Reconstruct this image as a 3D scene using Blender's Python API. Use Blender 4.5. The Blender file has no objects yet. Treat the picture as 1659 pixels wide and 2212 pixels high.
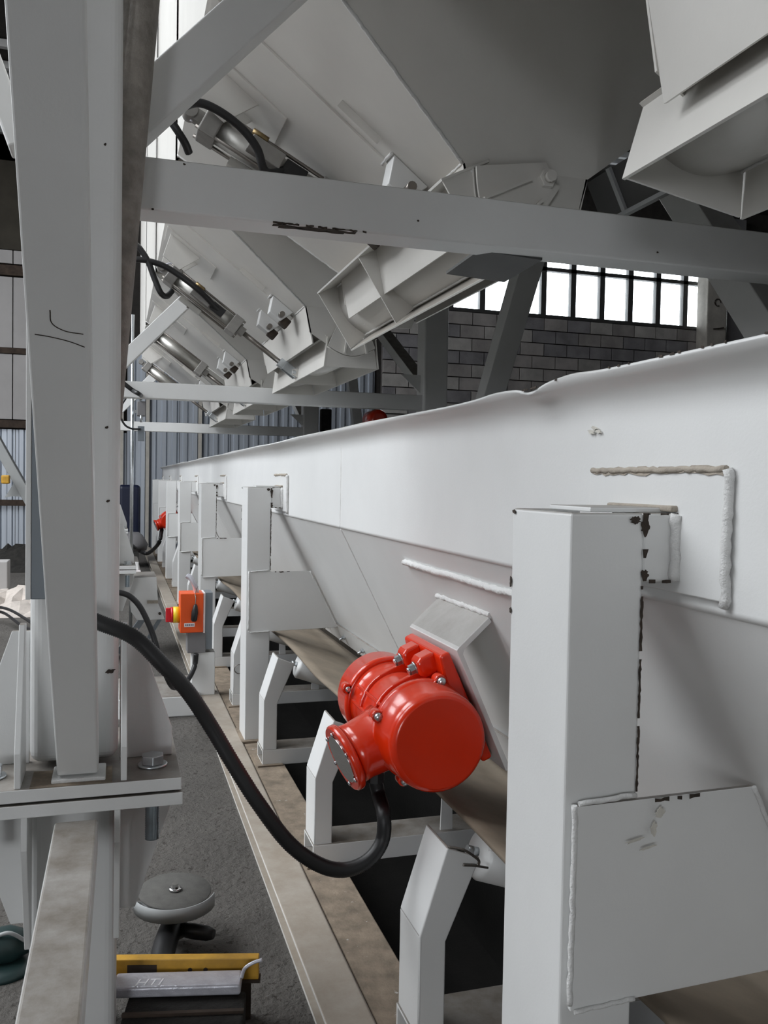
import bpy, bmesh, math, random
from mathutils import Vector, Matrix
random.seed(7)
SC = bpy.context.scene
COL = SC.collection

# ------------------------------------------------------------------ camera
F, CX, CY, H = 1880.0, 829.5, 1106.0, 1.5
yv = Vector(((252-CX)/F, -(1030-CY)/F, -1)).normalized()
xv = Vector(((6960-CX)/F, -(1150-CY)/F, -1)); xv = (xv - yv*xv.dot(yv)).normalized()
zv = xv.cross(yv)
cam = bpy.data.cameras.new('camera'); cam.sensor_fit = 'HORIZONTAL'; cam.sensor_width = 36
cam.lens = 36*F/1659; cam.clip_start = .05; cam.clip_end = 300
camo = bpy.data.objects.new('camera', cam); COL.objects.link(camo)
camo.matrix_world = Matrix.Translation((0, 0, H)) @ Matrix((xv, yv, zv)).to_4x4()
SC.camera = camo

def at(px, py, X=None, Y=None, Z=None):
    """pixel of the 1659x2212 photograph -> point of the place on a known plane"""
    c = Vector(((px-CX)/F, -(py-CY)/F, -1)); d = Vector((xv.dot(c), yv.dot(c), zv.dot(c)))
    t = X/d.x if X is not None else Y/d.y if Y is not None else (Z-H)/d.z
    return Vector((0, 0, H)) + d*t

# ------------------------------------------------------------------ world, light, exposure
w = bpy.data.worlds.new('overcast'); SC.world = w; w.use_nodes = True
bg = w.node_tree.nodes['Background']; bg.inputs[0].default_value = (.93, .965, 1.0, 1); bg.inputs[1].default_value = 10.0
SC.view_settings.view_transform = 'Standard'; SC.view_settings.look = 'None'
SC.view_settings.gamma = 1; SC.view_settings.use_curve_mapping = False
SC.view_settings.exposure = 0.0
SC.cycles.use_denoising = True
SC.cycles.max_bounces = 8; SC.cycles.diffuse_bounces = 5; SC.cycles.glossy_bounces = 3; SC.cycles.transparent_max_bounces = 12
SC.cycles.sample_clamp_indirect = 6; SC.cycles.caustics_reflective = False; SC.cycles.caustics_refractive = False

def portal(name, loc, rot, sx, sy):
    l = bpy.data.lights.new(name, 'AREA'); l.shape = 'RECTANGLE'; l.size = sx; l.size_y = sy
    l.cycles.is_portal = True
    o = bpy.data.objects.new(name, l); COL.objects.link(o); o.location = loc; o.rotation_euler = rot
    return o
R = math.radians
portal('daylight_left', (-7.95, 6.5, 6.8), (0, R(-90), 0), 2.799999999999999, 11.0)      # left glazing strip
portal('daylight_front', (-5.75, -8.95, 1.7), (R(90), 0, 0), 3.5, 3.4)      # open gate behind the camera
portal('daylight_roof', (-5.5, 6.5, 8.58), (0, 0, 0), 4.2, 12.0)           # roof light over the aisle
portal('daylight_back', (14, 18.95, 6.6), (R(-90), 0, 0), 15, 2.4)     # windows over the block wall

# ------------------------------------------------------------------ materials
def ramp(nt, fac, stops):
    r = nt.nodes.new('ShaderNodeValToRGB'); e = r.color_ramp.elements
    while len(e) < len(stops): e.new(.5)
    for el, (p, c) in zip(e, stops): el.position = p; el.color = c if len(c) == 4 else (*c, 1)
    nt.links.new(fac, r.inputs[0]); return r.outputs[0]
def noise(nt, scale, detail=6, rough=.6, vec=None):
    n = nt.nodes.new('ShaderNodeTexNoise'); n.inputs['Scale'].default_value = scale
    n.inputs['Detail'].default_value = detail; n.inputs['Roughness'].default_value = rough
    if vec: nt.links.new(vec, n.inputs['Vector'])
    return n.outputs['Fac']
def mixc(nt, fac, a, b):
    m = nt.nodes.new('ShaderNodeMix'); m.data_type = 'RGBA'
    for s, v in ((m.inputs[0], fac), (m.inputs[6], a), (m.inputs[7], b)):
        if hasattr(v, 'is_linked'): nt.links.new(v, s)
        else: s.default_value = v if not isinstance(v, tuple) else (*v, 1) if len(v) == 3 else v
    return m.outputs[2]
def math_(nt, op, a, b=None, clamp=False):
    m = nt.nodes.new('ShaderNodeMath'); m.operation = op; m.use_clamp = clamp
    for s, v in zip(m.inputs, (a, b)):
        if v is None: continue
        if hasattr(v, 'is_linked'): nt.links.new(v, s)
        else: s.default_value = v
    return m.outputs[0]
def mat(name, col, rough=.5, metal=0, var=.06, vscale=6, bump=0, bscale=60, dust=0, dustcol=(.30, .25, .19), spots=0, spotcol=(.06, .04, .03), coat=0, spec=.5, stretch=None, bdist=.01):
    m = bpy.data.materials.new(name); m.use_nodes = True; nt = m.node_tree; b = nt.nodes['Principled BSDF']
    tc = nt.nodes.new('ShaderNodeNewGeometry'); pos = tc.outputs['Position']
    if stretch:
        mp = nt.nodes.new('ShaderNodeMapping'); mp.inputs['Scale'].default_value = stretch
        nt.links.new(pos, mp.inputs[0]); pos = mp.outputs[0]
    n = noise(nt, vscale, 5, .6, pos)
    c = ramp(nt, n, [(.3, tuple(x*(1-var) for x in col)), (.7, tuple(min(1, x*(1+var)) for x in col))])
    if spots:
        s = noise(nt, 34, 4, .7, pos); f = ramp(nt, s, [(1-spots, (0, 0, 0)), (min(1, 1-spots+.02), (1, 1, 1))])
        c = mixc(nt, f, c, spotcol)
    if dust:
        sx = nt.nodes.new('ShaderNodeSeparateXYZ'); nt.links.new(tc.outputs['True Normal'], sx.inputs[0])
        up = ramp(nt, sx.outputs['Z'], [(.45, (0, 0, 0)), (.85, (1, 1, 1))])
        dn = ramp(nt, noise(nt, 9, 6, .7, tc.outputs['Position']), [(.25, (.72,)*3), (.65, (1,)*3)])
        f = math_(nt, 'MULTIPLY', math_(nt, 'MULTIPLY', up, dn), dust, True)
        c = mixc(nt, f, c, dustcol)
    nt.links.new(c, b.inputs['Base Color'])
    b.inputs['Roughness'].default_value = rough; b.inputs['Metallic'].default_value = metal
    b.inputs['Specular IOR Level'].default_value = spec
    if coat: b.inputs['Coat Weight'].default_value = coat; b.inputs['Coat Roughness'].default_value = .08
    if bump:
        bp = nt.nodes.new('ShaderNodeBump'); bp.inputs['Strength'].default_value = bump; bp.inputs['Distance'].default_value = bdist
        nt.links.new(noise(nt, bscale, 6, .65, tc.outputs['Position']), bp.inputs['Height']); nt.links.new(bp.outputs[0], b.inputs['Normal'])
    return m
M = dict(
    white=mat('white_paint', (.70, .705, .70), .38, var=.03, vscale=3, bump=.06, bscale=140, dust=1, dustcol=(.15, .13, .108)),
    hopper=mat('hopper_paint', (.66, .645, .612), .33, var=.04, vscale=2.5, bump=.05, bscale=90, dust=.9, dustcol=(.22, .19, .155)),
    weld=mat('weld_bead', (.76, .76, .75), .45, var=.05, bump=.6, bscale=160),
    seal=mat('dusty_ledge', (.36, .32, .27), .9, var=.15, vscale=30, bump=.5),
    chip=mat('paint_chip_rust', (.045, .033, .025), .9, var=.5, vscale=40, bump=.5, bscale=200),
    rail=mat('dusty_steel', (.22, .175, .13), .9, var=.35, vscale=14, bump=.4, bscale=60, spots=.32, spotcol=(.45, .43, .40)),
    channel=mat('dusty_channel', (.66, .64, .60), .5, var=.06, vscale=5, bump=.08, dust=1, dustcol=(.30, .255, .205)),
    concrete=mat('concrete', (.11, .102, .093), .95, var=.22, vscale=2.2, bump=1.0, bscale=28, bdist=.035, spots=.40, spotcol=(.05, .043, .037)),
    pit=mat('pit_shade_black', (.010, .009, .008), .95, var=.3, bump=.3),  # near-black puts the darkness under the conveyor into the pit's colour
    block=mat('grey_block', (.40, .375, .36), .95, var=.30, vscale=1.7, bump=.8, bscale=25),
    block2=mat('dark_block', (.29, .28, .29), .95, var=.30, vscale=2.1, bump=.8, bscale=25),
    block3=mat('pale_block', (.50, .48, .455), .95, var=.25, vscale=2.4, bump=.8, bscale=25),
    mortar=mat('mortar', (.17, .16, .155), 1, var=.2),
    pillar=mat('pale_concrete', (.52, .49, .44), .9, var=.15, vscale=4, bump=.4, spots=.3, spotcol=(.3, .27, .24)),
    stain=mat('grime', (.55, .53, .48), .6, var=.12, vscale=60),
    galv=mat('galvanised_sheet', (.50, .54, .60), .36, .45, var=.12, vscale=3, stretch=(3, 3, .15)),
    roof=mat('dark_roof', (.032, .028, .025), .9, var=.3),
    rooflight=mat('pale_purlin', (.5, .5, .5), .7),
    panel=mat('pale_panel', (.42, .405, .40), .8, var=.06, vscale=2),
    brownwood=mat('dark_batten', (.055, .038, .028), .9, var=.4, vscale=9),
    olive=mat('dark_olive_board', (.05, .044, .034), .95, var=.25, vscale=2),
    red=mat('red_enamel', (.68, .028, .004), .2, var=.03, bump=.03, bscale=200, dust=.22, dustcol=(.45, .2, .15), coat=.25),
    orange=mat('orange_enamel', (.80, .095, .012), .35, var=.02),
    black=mat('black_rubber', (.012, .012, .013), .45, var=.2),
    belt=mat('conveyor_belt_rubber', (.19, .155, .115), .85, var=.2, vscale=5, bump=.15),
    zinc=mat('zinc_steel', (.55, .58, .60), .3, .9, var=.1, vscale=40),
    galvdark=mat('zinc_thread', (.32, .38, .42), .35, .8, var=.1, vscale=40),
    chrome=mat('bright_steel', (.75, .75, .75), .15, 1, var=.03),
    alu=mat('cylinder_aluminium', (.50, .49, .46), .38, .7, var=.08, vscale=20),
    alu2=mat('cast_grey', (.30, .29, .275), .55, .4, var=.1, vscale=20),
    steel=mat('dull_rod', (.24, .22, .20), .35, .8, var=.1),
    brass=mat('brass', (.30, .22, .11), .35, .8, var=.2),
    grey=mat('grey_sheet', (.20, .225, .25), .4, .3, var=.04),
    greybox=mat('grey_plastic', (.19, .185, .19), .6, var=.05),
    darkgrey=mat('dark_grey_paint', (.06, .06, .058), .6, var=.1),
    midgrey=mat('mid_grey_paint', (.30, .31, .31), .5, var=.05),
    shade=mat('bare_grey_plate', (.16, .15, .135), .6, var=.1),
    blue=mat('dark_blue_enamel', (.004, .008, .028), .4, var=.1),
    yellow=mat('yellow_paint', (.55, .30, .03), .5, var=.25, vscale=12),
    yellow2=mat('yellow_plastic', (.80, .60, .02), .4, var=.02),
    redp=mat('red_plastic', (.55, .01, .02), .4, var=.02),
    label=mat('white_label', (.80, .74, .74), .6, var=.03),
    foil=mat('silver_wrapper', (.62, .62, .68), .25, .35, var=.12, vscale=25, bump=.3, bscale=60),
    ink=mat('label_ink', (.10, .10, .16), .6),
    paleink=mat('pale_ink', (.85, .85, .88), .5),
    disc=mat('abrasive_disc', (.10, .097, .09), .9, var=.15, vscale=30, bump=.3, bscale=300),
    tarp=mat('crumpled_sheet', (.50, .45, .41), .85, var=.2, vscale=10, bump=.4, bscale=15),
    rubble=mat('dark_rubble', (.018, .017, .015), .95, var=.5, vscale=12, bump=1, bscale=20),
    teal=mat('dark_teal_plastic', (.015, .035, .035), .4, var=.2),
)
def glass_mat():
    m = bpy.data.materials.new('window_glass'); m.use_nodes = True; nt = m.node_tree
    for n in list(nt.nodes): nt.nodes.remove(n)
    o = nt.nodes.new('ShaderNodeOutputMaterial'); t = nt.nodes.new('ShaderNodeBsdfTransparent'); g = nt.nodes.new('ShaderNodeBsdfGlossy')
    t.inputs[0].default_value = (.93, .95, .96, 1); g.inputs['Roughness'].default_value = .05
    x = nt.nodes.new('ShaderNodeMixShader'); fr = nt.nodes.new('ShaderNodeFresnel'); fr.inputs[0].default_value = 1.35
    nt.links.new(fr.outputs[0], x.inputs[0]); nt.links.new(t.outputs[0], x.inputs[1]); nt.links.new(g.outputs[0], x.inputs[2]); nt.links.new(x.outputs[0], o.inputs[0])
    return m
M['glass'] = glass_mat()

# ------------------------------------------------------------------ mesh helpers
V = Vector
class B:
    def __init__(s): s.v = []; s.f = []; s.sm = []
    def add(s, vs, fs, smooth=False):
        o = len(s.v); s.v += [V(p) for p in vs]
        for f in fs: s.f.append([i+o for i in f]); s.sm.append(smooth)
        return s
    def box(s, a, b):
        (x0, y0, z0), (x1, y1, z1) = a, b
        x0, x1 = sorted((x0, x1)); y0, y1 = sorted((y0, y1)); z0, z1 = sorted((z0, z1))
        return s.add([(x0,y0,z0),(x1,y0,z0),(x1,y1,z0),(x0,y1,z0),(x0,y0,z1),(x1,y0,z1),(x1,y1,z1),(x0,y1,z1)],
                     [(0,3,2,1),(4,5,6,7),(0,1,5,4),(1,2,6,5),(2,3,7,6),(3,0,4,7)])
    def prism(s, poly, vec, smooth_sides=False):
        poly = [V(p) for p in poly]; vec = V(vec); n = len(poly)
        nr = V((0, 0, 0))
        for i in range(n): nr += poly[i].cross(poly[(i+1) % n])
        if nr.dot(vec) > 0: poly = poly[::-1]
        o = len(s.v); s.v += poly + [p+vec for p in poly]
        s.f.append([o+i for i in range(n)]); s.sm.append(False)
        s.f.append([o+n+i for i in range(n)][::-1]); s.sm.append(False)
        for i in range(n):
            j = (i+1) % n; s.f.append([o+i, o+n+i, o+n+j, o+j]); s.sm.append(smooth_sides)
        return s
    def plate(s, poly, t):
        poly = [V(p) for p in poly]; n = (poly[1]-poly[0]).cross(poly[2]-poly[0]).normalized()
        return s.prism(poly, n*t)
    def beam(s, p0, p1, w, h, up=(0, 0, 1)):
        p0, p1 = V(p0), V(p1); d = (p1-p0).normalized(); x = d.cross(V(up)).normalized(); y = x.cross(d)
        return s.prism([p0+x*a*w/2+y*b*h/2 for a, b in ((-1,-1),(1,-1),(1,1),(-1,1))], p1-p0)
    def frame(s, p0, p1):
        d = (V(p1)-V(p0)).normalized(); a = V((0,0,1)) if abs(d.z) < .9 else V((1,0,0))
        x = d.cross(a).normalized(); return d, x, x.cross(d)
    def cyl(s, p0, p1, r, n=20, r1=None, caps=True):
        p0, p1 = V(p0), V(p1); d, x, y = s.frame(p0, p1); r1 = r if r1 is None else r1; o = len(s.v)
        for p, q in ((p0, r), (p1, r1)):
            for i in range(n):
                a = 2*math.pi*i/n; s.v.append(p+(x*math.cos(a)+y*math.sin(a))*q)
        for i in range(n):
            j = (i+1) % n; s.f.append([o+i, o+j, o+n+j, o+n+i]); s.sm.append(n > 8)
        if caps:
            s.f.append([o+i for i in range(n)][::-1]); s.sm.append(False)
            s.f.append([o+n+i for i in range(n)]); s.sm.append(False)
        return s
    def lathe(s, p, d, prof, n=40, a0=0, squash=None):
        """prof: (distance along d, radius)"""
        p = V(p); d = V(d).normalized(); _, x, y = s.frame(p, p+d); o = len(s.v); k = len(prof)
        for t, r in prof:
            for i in range(n):
                a = 2*math.pi*i/n+a0; s.v.append(p+d*t+(x*math.cos(a)+y*math.sin(a)*(squash or 1))*max(r, 1e-5))
        for q in range(k-1):
            for i in range(n):
                j = (i+1) % n; s.f.append([o+q*n+i, o+q*n+j, o+(q+1)*n+j, o+(q+1)*n+i]); s.sm.append(True)
        s.f.append([o+i for i in range(n)][::-1]); s.sm.append(False)
        s.f.append([o+(k-1)*n+i for i in range(n)]); s.sm.append(False)
        return s
    def tube(s, pts, r, n=10, ribs=0):
        pts = [V(p) for p in pts]; o = len(s.v); up = V((.3, .2, 1)).normalized(); m = len(pts)
        for k, p in enumerate(pts):
            d = (pts[min(k+1, m-1)]-pts[max(k-1, 0)]).normalized()
            x = d.cross(up); x = x.normalized() if x.length > .05 else d.cross(V((1, 0, 0))).normalized(); y = x.cross(d)
            rr = r*(1+ribs*(k % 2))
            for i in range(n):
                a = 2*math.pi*i/n; s.v.append(p+(x*math.cos(a)+y*math.sin(a))*rr)
        for k in range(m-1):
            for i in range(n):
                j = (i+1) % n; s.f.append([o+k*n+i, o+k*n+j, o+(k+1)*n+j, o+(k+1)*n+i]); s.sm.append(True)
        s.f.append([o+i for i in range(n)][::-1]); s.sm.append(False)
        s.f.append([o+(m-1)*n+i for i in range(n)]); s.sm.append(False)
        return s
    def sheet(s, rows, smooth=True):
        """grid of points -> surface (list of rows)"""
        o = len(s.v); k = len(rows[0])
        for r in rows: s.v += [V(p) for p in r]
        for i in range(len(rows)-1):
            for j in range(k-1):
                s.f.append([o+i*k+j, o+i*k+j+1, o+(i+1)*k+j+1, o+(i+1)*k+j]); s.sm.append(smooth)
        return s
    def obj(s, name, m, parent=None, bev=0, seg=2, solid=0, kind=None, label=None):
        me = bpy.data.meshes.new(name)
        lo = V((min(p.x for p in s.v), min(p.y for p in s.v), min(p.z for p in s.v)))
        hi = V((max(p.x for p in s.v), max(p.y for p in s.v), max(p.z for p in s.v)))
        c = V(((lo.x+hi.x)/2, (lo.y+hi.y)/2, lo.z))
        me.from_pydata([p-c for p in s.v], [], s.f); me.update()
        bm = bmesh.new(); bm.from_mesh(me); bmesh.ops.recalc_face_normals(bm, faces=bm.faces); bm.to_mesh(me); bm.free()
        for p, q in zip(me.polygons, s.sm): p.use_smooth = q
        me.materials.append(M[m]); o = bpy.data.objects.new(name, me); COL.objects.link(o); o.location = c
        if parent: attach(o, parent)
        if solid:
            md = o.modifiers.new('solid', 'SOLIDIFY'); md.thickness = solid; md.offset = 0
        if bev:
            md = o.modifiers.new('bevel', 'BEVEL'); md.width = bev; md.segments = seg; md.limit_method = 'ANGLE'; md.angle_limit = R(40)
        if kind: o['kind'] = kind
        if label: o['label'] = label
        return o
WORLD = {}
def wloc(o): return WORLD[o.name] if o.name in WORLD else o.location.copy()
def attach(o, parent):
    o.parent = parent
    p = parent; off = V((0, 0, 0))
    if p.parent:   # sub-part: parent's world location is its own location (parent inverse cancels the root)
        pass
    o.matrix_parent_inverse = Matrix.Translation(-parent.location)
    if p.parent: o.matrix_parent_inverse = Matrix.Translation(-(parent.location))
def empty(name, loc, label, cat, group=None):
    o = bpy.data.objects.new(name, None); COL.objects.link(o); o.location = loc; o.empty_display_size = .1
    return tag(o, label, cat, group)
def tag(o, label, cat, group=None):
    o['label'] = label; o['category'] = cat
    if group: o['group'] = group
    return o
def copy_tree(root, delta, label=None, parent=None):
    c = root.copy(); COL.objects.link(c)
    if parent is None: c.location = root.location + V(delta)
    else: c.parent = parent
    if label: c['label'] = label
    for ch in root.children: copy_tree(ch, delta, None, c)
    return c
def spline(pts, n=12):
    pts = [V(p) for p in pts]; out = []
    P = [pts[0]*2-pts[1]] + pts + [pts[-1]*2-pts[-2]]
    for i in range(1, len(P)-2):
        for k in range(n):
            t = k/n; a, b, c, d = P[i-1], P[i], P[i+1], P[i+2]
            out.append(.5*((2*b)+(c-a)*t+(2*a-5*b+4*c-d)*t*t+(-a+3*b-3*c+d)*t**3))
    return out+[pts[-1]]
def hexbolt(b, p, d, r, h, n=6): return b.cyl(p, V(p)+V(d).normalized()*h, r, n)
def weldline(p0, p1, r=.006, seed=0):
    rnd = random.Random(seed); p0, p1 = V(p0), V(p1); n = max(6, int((p1-p0).length/.012))
    pts = [p0.lerp(p1, i/n)+V((rnd.uniform(-1, 1), rnd.uniform(-1, 1), rnd.uniform(-1, 1)))*r*.25 for i in range(n+1)]
    return B().tube(pts, r, 7, .12)
def jag(b, p0, p1, wdt, nrm, seed, gap=.12):
    """ragged strip of bare or dirty metal along an edge"""
    rnd = random.Random(seed); p0, p1, nrm = V(p0), V(p1), V(nrm).normalized(); L = (p1-p0).length; d = (p1-p0)/L; s_ = nrm.cross(d)
    n = max(4, int(L/(wdt*1.1))); run = []
    def flush():
        if len(run) > 1:
            b.prism([q[0]+nrm*.0003 for q in run]+[q[1]+nrm*.0003 for q in run[::-1]], nrm*.001)
        run.clear()
    for i in range(n+1):
        if rnd.random() < gap: flush(); continue
        c = p0+d*L*i/n+d*rnd.uniform(-.3, .3)*L/n; run.append((c-s_*wdt*rnd.uniform(.15, .6), c+s_*wdt*rnd.uniform(.15, .6)))
        if len(run) > 9: last = run[-1]; flush(); run.append(last)
    flush()
def chip(b, c, u, v, su, sv, nrm, seed):
    """irregular flake of bare metal lying on a painted face"""
    rnd = random.Random(seed); c, u, v, nrm = V(c), V(u), V(v), V(nrm); n = 19
    poly = [c+u*su*math.cos(2*math.pi*i/n)*rnd.uniform(.5, 1)+v*sv*math.sin(2*math.pi*i/n)*rnd.uniform(.5, 1) for i in range(n)]
    b.prism([p+nrm*.0003 for p in poly], nrm*.0012)
ORD = ['nearest', 'second', 'third', 'fourth', 'fifth', 'sixth', 'seventh', 'eighth', 'ninth', 'tenth', 'eleventh', 'twelfth', 'thirteenth', 'fourteenth']

# ================================================================== SETTING
PX0, PX1 = .80, 2.06      # conveyor pit
b = B()
for a0, a1, y0, y1 in ((-30, PX0, -30, 30), (PX1, 30, -30, 30), (PX0, PX1, -30, -3), (PX0, PX1, 18.2, 30)):
    b.box((a0, y0, -.15), (a1, y1, 0))
b.obj('floor', 'concrete')['kind'] = 'structure'
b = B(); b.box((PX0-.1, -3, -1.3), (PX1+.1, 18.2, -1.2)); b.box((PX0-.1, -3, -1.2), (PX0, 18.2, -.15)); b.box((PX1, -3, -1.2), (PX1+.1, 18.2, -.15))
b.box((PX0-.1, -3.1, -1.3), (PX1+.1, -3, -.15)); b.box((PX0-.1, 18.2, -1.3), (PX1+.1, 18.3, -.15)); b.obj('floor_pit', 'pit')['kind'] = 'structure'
YW = 19.0
# ceiling with purlins
SK = (-7.6, -3.4, .5, 12.5)      # roof light over the aisle: x0, x1, y0, y1
b = B()
for a0, a1, y0, y1 in ((-9, SK[0], -9, YW+.3), (SK[1], 30, -9, YW+.3), (SK[0], SK[1], -9, SK[2]), (SK[0], SK[1], SK[3], YW+.3)): b.box((a0, y0, 8.6), (a1, y1, 8.8))
ce = b.obj('ceiling', 'roof'); ce['kind'] = 'structure'
for yy, zz in ((15.6, 8.45), (16.4, 8.45), (16.75, 8.45)):
    B().box((-8.5, yy, zz), (29, yy+.1, zz+.12)).obj('purlin', 'rooflight', ce)
for yy in (2, 6, 10, 13.5):
    B().box((-8.5, yy, 8.35), (29, yy+.12, 8.6)).obj('rafter', 'roof', ce)
# block wall under the windows
XB = 5.75
wb = B().box((XB, YW+.08, 0), (30, YW+.3, 5.5)).obj('wall_back', 'mortar'); wb['kind'] = 'structure'
bmes = {}
def block(x0, x1, z0, z1, m):
    key = (round(x1-x0, 3), round(z1-z0, 3), m)
    if key not in bmes:
        t = B().box((0, 0, 0), (x1-x0, .1, z1-z0)); o = t.obj('block', m, None, .02, 1); bmes[key] = o.data; me = o.data; bpy.data.objects.remove(o)
    o = bpy.data.objects.new('block', bmes[key]); COL.objects.link(o)
    o.location = ((x0+x1)/2, YW+.03+random.uniform(0, .02), z0); attach(o, wb)
bw, bh = .62, .305
for r_ in range(8):
    z1 = 5.48-r_*bh
    x = XB+.02 + (0 if r_ % 2 else -bw/2)
    while x < 16.5:
        x0 = max(x, XB+.02); wv = x+bw-.025
        if wv-x0 > .15: block(x0, wv, z1-bh+.025, z1, random.choice(['block', 'block', 'block2', 'block2', 'block3']))
        x += bw
B().box((XB, YW+.05, 0), (30, YW+.1, 5.48-8*bh)).obj('lower_wall', 'block', wb)
# dark upper wall, strip windows
wt = B().box((-9, YW, 7.75), (30, YW+.25, 8.6)); wt.box((XB-.3, YW, 5.5), (6.6, YW+.25, 7.75)); wt.obj('wall_upper', 'roof')['kind'] = 'structure'
w1 = B(); XS = [6.6+.795*i for i in range(0, 30)]
w1 = empty('window_1', (17, YW+.1, 5.5), 'x', 'x'); del w1['label']; del w1['category']; w1['kind'] = 'structure'
B().box((6.6, YW+.02, 5.5), (30, YW+.22, 5.58)).obj('sill', 'darkgrey', w1)
B().box((6.6, YW+.02, 7.67), (30, YW+.22, 7.75)).obj('head_rail', 'darkgrey', w1)
B().box((6.6, YW+.04, 6.63), (30, YW+.18, 6.72)).obj('transom', 'darkgrey', w1)
mm = pm = None
for x in XS:
    B().box((x-.07, YW+.04, 5.58), (x+.07, YW+.18, 7.67)).obj('mullion', 'darkgrey', w1)
for x in XS[:-1]:
    for z0, z1 in ((5.58, 6.63), (6.72, 7.67)):
        B().box((x+.07, YW+.1, z0), (x+.725, YW+.11, z1)).obj('pane', 'glass', w1)
# concrete pillar
cp = empty('concrete_pillar', (14.4, YW-.3, 0), 'pale concrete pillar beside the strip window on the block wall', 'pillar')
B().box((14.05, YW-.45, 0), (14.62, YW-.02, 8.3)).obj('shaft', 'pillar', cp, .02)
b = B(); pts = [(14.33+.09*math.cos(a/8*5.2), YW-.47, 6.12+.09*math.sin(a/8*5.2)) for a in range(9)]; b.tube(pts, .012, 6); b.obj('hook', 'chip', cp)
b = B().beam((14.2, YW-.5, 5.45), (14.5, YW-.5, 5.5), .03, .03); b.obj('hook', 'chip', cp)
b = B().box((14.75, YW-.3, 0), (15.25, YW-.02, 8.3)).obj('steel_pillar', 'greybox'); tag(b, 'dark grey pillar just right of the pale concrete pillar', 'pillar')
# corrugated end wall
wr = B().box((-9, YW+.12, 0), (XB, YW+.25, 8)).obj('wall_rear', 'roof'); wr['kind'] = 'structure'
def corrugated(x0, x1, z0, z1):
    p = []; x = x0; per = .215
    while x < x1-.001:
        for dx, dy in ((0, 0), (.05, 0), (.075, -.045), (.15, -.045), (.175, 0)):
            if x+dx <= x1: p.append((x+dx, dy))
        x += per
    p.append((x1, 0))
    B().sheet([[(a, YW+.08+d, z) for a, d in p] for z in (z0, z1)], False).obj('corrugated_sheet', 'galv', wr, solid=.004)
x = -5.2
while x < 5.4:
    corrugated(x, x+1.07, .0, 4.2 if x > -.8 else 2.42); x += 1.08
for z0, z1, mt in ((2.62, 3.92, 'panel'), (4.05, 5.45, 'panel'), (5.72, 5.98, 'panel')):
    for x0 in (-5.2, -3.6, -2.0):
        B().box((x0, YW-.02, z0), (x0+1.58, YW+.1, z1)).obj('panel', mt, wr)
for z0, z1 in ((2.45, 2.6), (3.93, 4.04), (5.48, 5.68)):
    B().box((-5.2, YW-.06, z0), (-.4, YW+.1, z1)).obj('batten', 'brownwood', wr)
B().box((-5.2, YW, 6.0), (-.4, YW+.1, 8.4)).obj('board', 'olive', wr)
B().box((-6, YW-.1, 8.25), (-.4, YW, 8.5)).obj('panel', 'midgrey', wr)
B().box((-5.2, YW-.1, .88), (-1.6, YW+.0, 1.0)).obj('rail', 'brownwood', wr)
for xx in (.06, .58, 1.66):
    B().box((xx, YW-.06, 0), (xx+.07, YW+.02, 4.2)).obj('strip', 'pillar', wr)
# left wall with the daylight strip, right wall
b = B(); b.box((-8.2, -9, 0), (-8, YW, 5.4)); b.box((-8.2, -9, 8.2), (-8, YW, 8.6)); b.box((-8.2, -9, 5.4), (-8, 1.0, 8.2)); b.box((-8.2, 12.0, 5.4), (-8, YW, 8.2)); b.obj('wall_left', 'panel')['kind'] = 'structure'
b = B(); b.box((-8.2, -9.2, 3.4), (30, -9, 8.6)); b.box((-8.2, -9.2, 0), (-7.5, -9, 3.4)); b.box((-4.0, -9.2, 0), (30, -9, 3.4)); b.obj('wall_front', 'panel')['kind'] = 'structure'
B().box((29.8, -9, 0), (30, YW, 8.6)).obj('wall_right', 'block')['kind'] = 'structure'

# ================================================================== CONVEYOR
YE = 17.6; Y0 = -1.6
XV, ZB, ZT, KS = .86, 1.31, 1.655, .51
DS = .66; XQ, ZQ = XV+KS*DS, ZB-DS     # lower edge of the sloped plate
XC = 1.43
tr = empty('conveyor_trough', (XC, 8, .65), 'long white steel loading trough running back to the corrugated wall', 'trough')
def mx(x): return 2*XC-x
b = B(); b.plate([(XQ, Y0, ZQ), (XQ, YE, ZQ), (XV, YE, ZB), (XV, Y0, ZB)], .006); b.obj('sloped_plate', 'white', tr)
# lip, bent outward, with a dent where two lengths meet
def lip(side):
    rows = []; n = 90
    ys = [Y0+(1.2-Y0)*i/12 for i in range(12)]+[1.2+.9*i/46 for i in range(46)]+[2.1+(YE-2.1)*i/40 for i in range(41)]
    for y in ys:
        d = .004*math.exp(-((y-1.80)/.08)**2) - .013*math.exp(-((y-1.62)/.05)**2) + .005*math.exp(-((y-1.45)/.07)**2)
        wob = .003*math.sin(y*2.3)+.002*math.sin(y*5.1)
        ex = .052+.004*math.sin(y*1.7); e = []
        for t, (dx, dz) in enumerate(((0, ZB-ZT), (0, ZB-ZT+.010), (0, ZB-ZT+.02), (0, -.30), (0, -.15), (0, -.06), (-.0003, -.03), (-.0015, -.012), (-.005, .002), (-.011, .013), (-.020, .022), (-.034, .032+d*.4), (-ex, .043+d+wob))): e.append((dx, dz))
        rows.append([((XV+dx) if side > 0 else mx(XV+dx), y, ZT+dz) for dx, dz in e])
    return B().sheet(rows)
lp = lip(1).obj('side_plate', 'white', tr, solid=.006)
cl = B()
jag(cl, (XV-.0555, .80, ZT+.0465), (XV-.0555, 1.52, ZT+.0465), .0045, (-1, 0, .25), 71, .55)
jag(cl, (XV-.0555, 1.58, ZT+.040), (XV-.0555, 1.66, ZT+.038), .006, (-1, 0, .25), 72, .1)
cl.obj('paint_chip', 'chip', lp, kind='stuff')
lip(-1).obj('side_plate', 'white', tr, solid=.006)
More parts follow.
